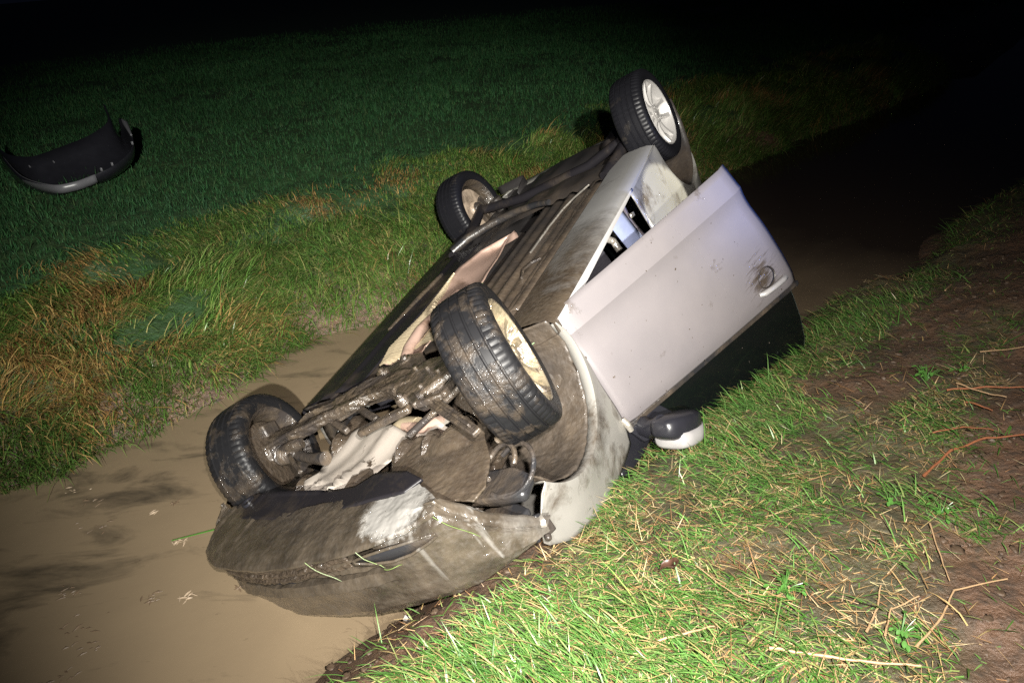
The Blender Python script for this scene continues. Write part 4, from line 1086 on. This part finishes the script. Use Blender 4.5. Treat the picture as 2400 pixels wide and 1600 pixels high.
for i in range(15):
    t = i / 14
    P.append([(-0.36 - 0.12 * t + dx, -0.80 + 0.02 * math.sin(t * 5), 0.31 + 0.5 * t) for dx in (-0.055, -0.02, 0.02, 0.055)])
MB().grid(P).build('seat_belt', M['belt'], car, smooth=50, solid=0.006)
MB().box((-0.385, -0.815, 0.40), (0.06, 0.012, 0.028), (0, 0.25, 0)).build('belt_anchor', M['chrome'], car, bevel=0.004)
P = []
for i in range(15):
    t = i / 14
    P.append([(-0.22 - 0.16 * t + dx, -0.775 + 0.03 * math.sin(dx * 20), 0.29 + 0.6 * t) for dx in (-0.10, -0.05, 0.0, 0.045)])
MB().grid(P).build('pillar_trim', M['trim'], car, smooth=50, solid=0.006)
P = [[(x, y, 0.40) for y in np.linspace(-0.6, 0.6, 8)] for x in np.linspace(0.9, -0.9, 8)]
MB().grid(P).build('cabin_carpet', M['fabric'], car, smooth=50, solid=0.01)

# ------------------------------------------------------------------ loose things
# bumper cover lying hollow side up in the field
fb = empty('detached_bumper', (-4.95, 8.55, 0.42))
tag(fb, 'torn-off curved black bumper cover lying hollow side up in the dark field', 'bumper')
RIM = [(-5.94, 9.03, 0.78), (-5.20, 8.08, 0.72), (-4.65, 7.62, 0.70), (-4.43, 7.63, 0.70), (-4.28, 7.78, 0.72), (-4.09, 7.98, 0.78), (-4.06, 8.42, 0.88), (-4.35, 9.00, 1.02), (-4.52, 9.22, 1.06)]
RV = [Vector(p) - Vector((-4.95, 8.55, 0.46)) for p in RIM]
def rimpt(t):
    k = t * (len(RV) - 1); i = min(int(k), len(RV) - 2); f = k - i
    p0 = RV[max(i - 1, 0)]; p1 = RV[i]; p2 = RV[i + 1]; p3 = RV[min(i + 2, len(RV) - 1)]
    return 0.5 * ((2 * p1) + (p2 - p0) * f + (2 * p0 - 5 * p1 + 4 * p2 - p3) * f * f + (3 * p1 - p0 - 3 * p2 + p3) * f ** 3)
P = []
for i in range(57):
    t = i / 56; p = rimpt(t)
    inw = Vector((-0.50, 0.66, 0.14)) * (0.75 + 0.55 * math.sin(math.pi * t))
    row = []
    for k in range(13):
        u = k / 12; q_ = p + inw * u
        q_.z -= (0.22 + 0.10 * t) * math.sin(math.pi * u) ** 0.7
        row.append(tuple(q_))
    P.append(row)
MB().grid(P).build('bumper_shell', M['black'], fb, smooth=60, solid=0.008)
Q = []
for i in range(30):
    p = rimpt(i / 56); Q.append([(p.x + 0.004, p.y - 0.006, p.z + 0.006), (p.x + 0.010, p.y - 0.014, p.z), (p.x + 0.016, p.y - 0.024, p.z - 0.035), (p.x + 0.01, p.y - 0.012, p.z - 0.085)])
MB().grid(Q).build('painted_edge', M['field_bumper'], fb, smooth=60, solid=0.006)
for i in (31, 34, 42):
    p = rimpt(i / 56); MB().box((p.x, p.y, p.z + 0.02), (0.022, 0.014, 0.036)).build('fixing_clip', M['field_bumper'], fb, bevel=0.004)
for i in (13, 22):
    p = P[i][11]; MB().tube([p, (p[0], p[1] - 0.01, p[2] + 0.02)], 0.008, 8).build('fixing_clip', M['field_bumper'], fb)
p = rimpt(0.80)
MB().tube([(p.x, p.y, p.z + 0.01), tuple(rimpt(0.86) + Vector((0, 0, 0.02))), tuple(rimpt(0.92) + Vector((0, 0, 0.012)))], [0.012, 0.03, 0.01], 10).build('fog_lamp_bezel', M['field_bumper'], fb)

def ground_z(x, y): return float(height(np.array([x]), np.array([y]))[0])
def stalk(name, pts, r, mat, label, cat='stalk', lift=0.012, group=None):
    """a stem lying on the ground along x, y points"""
    path = []
    for i in range(len(pts) - 1):
        (x0, y0), (x1, y1) = pts[i][:2], pts[i + 1][:2]
        for k in range(6):
            t = k / 6; path.append((x0 + (x1 - x0) * t, y0 + (y1 - y0) * t))
    path.append(pts[-1][:2])
    n = len(path)
    zs = [ground_z(*p) for p in path]
    cf = np.polyfit(np.arange(n), zs, 2); z = [float(np.polyval(cf, i)) + lift + 0.016 for i in range(n)]
    b = Vector((path[0][0], path[0][1], z[0]))
    rl = random.Random(len(label)); 
    vp = [Vector((p[0] + rl.uniform(-.0015, .0015), p[1] + rl.uniform(-.0015, .0015), z[i] + 0.002 * math.sin(i * 1.3))) - b for i, p in enumerate(path)]
    o = MB().tube(vp, [0.5 * r * (1 - 0.45 * i / n) * (1.25 if i % 6 == 0 else 1) for i in range(n)], 7).build(name, mat, None, smooth=50)
    o.location = b
    return tag(o, label, cat, group)
stalk('dead_stalk', [(1.93, 2.70), (2.08, 2.66), (2.24, 2.60)], 0.009, M['twig_red'], 'thick reddish stalk on the bare soil, farthest up the right edge')
stalk('dead_stalk', [(1.98, 2.72), (2.02, 2.60), (2.07, 2.52)], 0.006, M['twig_tan'], 'thin tan stalk lying across the farthest reddish stalk', lift=0.03)
stalk('dead_stalk', [(1.66, 2.35), (1.78, 2.345), (1.90, 2.33)], 0.006, M['twig_red'], 'thin straight red stalk lying level at the edge of the grass')
stalk('dead_stalk', [(1.50, 2.11), (1.66, 2.22), (1.82, 2.26), (2.02, 2.24)], 0.010, M['twig_red'], 'long curved orange-red stalk at the right edge over bare soil')
stalk('dead_stalk', [(1.93, 2.56), (1.96, 2.44)], 0.008, M['twig_red'], 'short upright-looking orange stalk between two longer red stalks')
stalk('dead_stalk', [(0.66, 1.40), (0.80, 1.345), (0.92, 1.30), (1.02, 1.27)], 0.010, M['twig_tan'], 'broad flat tan stalk lying in the grass at the bottom edge')
stalk('dead_stalk', [(1.05, 1.34), (1.16, 1.42), (1.25, 1.51), (1.42, 1.53)], 0.007, M['twig_tan'], 'pale branching twig on the bare soil at the lower right')
stalk('dead_stalk', [(1.34, 1.80), (1.30, 1.68), (1.26, 1.55)], 0.005, M['twig_tan'], 'thin pale stem pointing at the branching twig')
stalk('dead_stalk', [(1.47, 2.13), (1.44, 2.04), (1.46, 1.94), (1.48, 1.86)], 0.006, M['twig_dark'], 'dark bent stem at the border of grass and bare soil')
stalk('dead_stalk', [(0.95, 1.42), (1.02, 1.50), (1.07, 1.58)], 0.007, M['twig_tan'], 'straw-coloured stalk in the grass, left of the branching twig')
stalk('dead_stalk', [(0.98, 1.38), (1.04, 1.47), (1.14, 1.50)], 0.006, M['twig_tan'], 'straw-coloured bent stalk beside the branching twig', lift=0.02)
stalk('dead_stalk', [(0.55, 1.78), (0.63, 1.62), (0.70, 1.52)], 0.0035, M['twig_tan'], 'thin pale straw lying across the dead patch in the middle of the bank', lift=0.04)
stalk('dead_stalk', [(0.36, 1.50), (0.46, 1.51), (0.54, 1.53)], 0.008, M['twig_tan'], 'short tan stalk in the dead patch at the bottom of the picture')
stalk('dead_stalk', [(2.55, 3.78), (2.66, 3.90)], 0.008, M['twig_tan'], 'short pale stick on the dim bank beyond the open door')
stalk('dead_stalk', [(2.25, 2.98), (2.50, 2.96)], 0.006, M['twig_tan'], 'pale stick on the dim soil at the right edge')

def weed(x, y, label, seed, n=9, size=0.03, h=0.05):
    rl = random.Random(seed); z = ground_z(x, y)
    root = empty('weed', (x, y, z)); tag(root, label, 'weed')
    st = MB(); lv = MB()
    for k in range(n):
        a = rl.uniform(0, 6.28); r = rl.uniform(0.01, 0.055); hh = h * rl.uniform(0.5, 1.3)
        tip = Vector((r * math.cos(a), r * math.sin(a), hh))
        st.tube([(0, 0, 0), tip * 0.5 + Vector((0, 0, 0.01)), tip], 0.0014, 5)
        s = size * rl.uniform(0.6, 1.2)
        d = Vector((math.cos(a), math.sin(a), -0.15)).normalized(); sd = Vector((-math.sin(a), math.cos(a), rl.uniform(-.3, .3)))
        m_ = MB(); rows = []
        for i in range(7):
            t = i / 6; w = math.sin(math.pi * min(0.98, t * 0.93 + 0.04)) ** 0.7 * (0.5 + 0.06 * (i % 2))
            c = tip + d * (t * s * 1.5) - Vector((0, 0, 0.4 * t * t * s))
            rows.append([c - sd * w * s + Vector((0, 0, 0.12 * s)), c, c + sd * w * s + Vector((0, 0, 0.12 * s))])
        lf = MB().grid(rows).build('leaf', M['leaf'], root, smooth=60)
    st.build('stem', M['leaf'], root)
    return root
weed(1.43, 1.88, 'small lone leafy weed on bare brown soil', 1, 12, 0.012, 0.04)
weed(0.79, 1.62, 'leafy green weed in the dead grass patch of the near bank', 2, 20, 0.011, 0.04)
weed(1.04, 1.40, 'fresh green weed cluster at the bottom edge, right of centre', 3, 24, 0.011, 0.04)
weed(1.92, 2.84, 'bright green leafy weed clump at the top end of the lit grass', 4, 24, 0.013, 0.06)
weed(2.10, 2.86, 'small leafy weed on dark soil right of the bright clump', 5, 14, 0.011, 0.04)
weed(1.30, 1.97, 'green weed at the right border of the lit grass', 6, 14, 0.010, 0.04)

# dead leaf and white strip
def curled_leaf(x, y, label):
    z = ground_z(x, y) + 0.05; rows = []
    for i in range(9):
        t = i / 8; w = 0.022 * math.sin(math.pi * (0.03 + 0.94 * t)) ** 0.8
        rows.append([(t * 0.075 - 0.037, 0.7 * w * k + 0.006 * math.sin(t * 9), 0.03 * abs(k) ** 1.3 * (0.5 + t) + 0.016 * math.sin(t * 4)) for k in (-1, -0.5, 0, 0.5, 1)])
    o = MB().grid(rows).build('dead_leaf', M['deadleaf'], None, smooth=60, solid=0.001)
    o.location = (x, y, z); o.rotation_euler = (0.3, 0.1, 0.4)
    return tag(o, label, 'leaf')
curled_leaf(0.46, 1.79, 'curled dark brown leaf on the grass below the bumper')
o = MB().bar((-0.09, 0, 0), (0.09, 0.0, 0.01), 0.022, 0.004).build('trim_strip', M['white'], None, bevel=0.001)
o.location = (-0.45, 2.06, 0.06); o.rotation_euler = (0.2, 0.12, -0.35)
tag(o, 'short white trim strip in the mud under the front bumper', 'trim strip')

# sodden plant bits and mud clots floating on the water
def floater(x, y, label, seed, n=10, size=0.06, mat='floater', length=0.0, ang=0.0):
    rl = random.Random(seed); m = MB()
    for k in range(n):
        a = rl.uniform(0, 6.28); r = rl.uniform(0, size)
        px, py = r * math.cos(a) + rl.uniform(-length, length) * math.cos(ang), r * math.sin(a) * 0.7 + rl.uniform(-length, length) * math.sin(ang)
        b = rl.uniform(0, 6.28) if length == 0 else ang + rl.gauss(0, 0.5); l = rl.uniform(0.01, 0.035)
        m.tube([(px - l * math.cos(b), py - l * math.sin(b), -0.003), (px, py, rl.uniform(-0.003, .003)), (px + l * math.cos(b), py + l * math.sin(b), -0.003)], [0.0015, rl.uniform(0.0025, 0.006), 0.001], 6)
    o = m.build('floating_debris', M[mat], None, smooth=60); o.location = (x, y, 0.0)
    return tag(o, label, 'debris', 'debris floating on the muddy water')
FL = [(-1.71, 2.74, 'tangle of brown stalks floating left of the bumper, crossed by a green blade', 12, 0.06, 'floater_pale', 0, 0),
      (-1.84, 3.04, 'small dark clot floating left of the front wheel in the water', 8, 0.035, 'floater', 0, 0),
      (-1.93, 2.98, 'tiny brown bit beside the clot left of the front wheel', 5, 0.02, 'floater_pale', 0, 0),
      (-1.71, 2.39, 'brown clot floating in line with the bumper grille, left one of two', 10, 0.05, 'floater', 0, 0),
      (-1.53, 2.37, 'brown clot floating nearest the bumper corner, right one of two', 8, 0.04, 'floater_pale', 0, 0),
      (-1.31, 2.40, 'small dark clot touching the water beside the bumper curve', 6, 0.03, 'floater', 0, 0),
      (-2.31, 3.10, 'dark clump of sodden grass in the shade near the far bank', 9, 0.06, 'floater', 0.06, 0.5),
      (-2.22, 2.90, 'dark streak of sodden stalks drifting in the left of the water', 10, 0.03, 'floater', 0.12, 0.45),
      (-2.10, 2.46, 'dark debris clump with pale bits at the lower left', 12, 0.06, 'floater', 0.05, 0.3),
      (-1.97, 2.27, 'slanting dark streak of debris at the lower left', 10, 0.03, 'floater', 0.11, 0.5),
      (-1.88, 2.14, 'second slanting dark streak of debris, nearer the lower edge', 10, 0.03, 'floater', 0.09, 0.4),
      (-1.91, 2.00, 'dark debris clump at the bottom left edge of the water', 12, 0.07, 'floater', 0.05, 0.4),
      (-2.45, 3.22, 'pale stalks floating close to the far bank at the left', 6, 0.05, 'floater_pale', 0.06, 0.2)]
for k, (x, y, lab, n, sz, mt, ln, an) in enumerate(FL): floater(x, y, lab, 20 + k, n, sz, mt, ln, an)
def float_blade(x0, y0, x1, y1, label):
    o = MB().bar((0, 0, 0.006), (x1 - x0, y1 - y0, 0.012), 0.012, 0.0025, w2=0.004).build('floating_blade', M['leaf'], None)
    o.location = (x0, y0, 0); return tag(o, label, 'grass blade')
float_blade(-1.48, 2.82, -1.74, 2.74, 'long green grass blade floating between debris and bumper')

# churned mud: clods below the bumper and on the trodden strip
def clods(name, X, Y, R, label, mat):
    bm = bmesh.new(); bmesh.ops.create_icosphere(bm, subdivisions=2, radius=1.0)
    bv = np.array([v.co[:] for v in bm.verts]); bf = np.array([[v.index for v in f.verts] for f in bm.faces]); bm.free()
    n = len(X); k = len(bv)
    sc_ = R[:, None] * np.stack([RNG.uniform(0.7, 1.5, n), RNG.uniform(0.7, 1.5, n), RNG.uniform(0.25, 0.6, n)], -1)
    jit = 1 + 0.75 * (RNG.uniform(0, 1, (n, k, 1)) - 0.5)
    a = RNG.uniform(0, 6.28, n); ca, sa = np.cos(a)[:, None], np.sin(a)[:, None]
    p = bv[None] * sc_[:, None] * jit
    co = np.stack([p[..., 0] * ca - p[..., 1] * sa + X[:, None], p[..., 0] * sa + p[..., 1] * ca + Y[:, None], p[..., 2] + (height(X, Y) + 0.1 * R)[:, None]], -1).reshape(-1, 3)
    f = (bf[None] + (np.arange(n) * k)[:, None, None]).reshape(-1, 3)
    return tag(link(name, fastmesh(name, co, None, f), M[mat]), label, 'mud', kind='stuff')
n = 4600
X = RNG.uniform(-0.9, 3.2, n); Y = RNG.uniform(0.9, 4.4, n); s, nn = sn(X, Y); dn = near_edge(s) - nn
ok = (dn > 0.0) & (dn < 3) & (RNG.uniform(0, 1, n) < bare(X, Y)) & (X < 0.9 * Y + 0.3)
X, Y = X[ok], Y[ok]; m_ = len(X)
clods('mud_clods', X, Y, np.minimum(RNG.gamma(2.0, 0.0036, m_), 0.016), 'wet brown clods of churned mud on the near bank', 'clod')
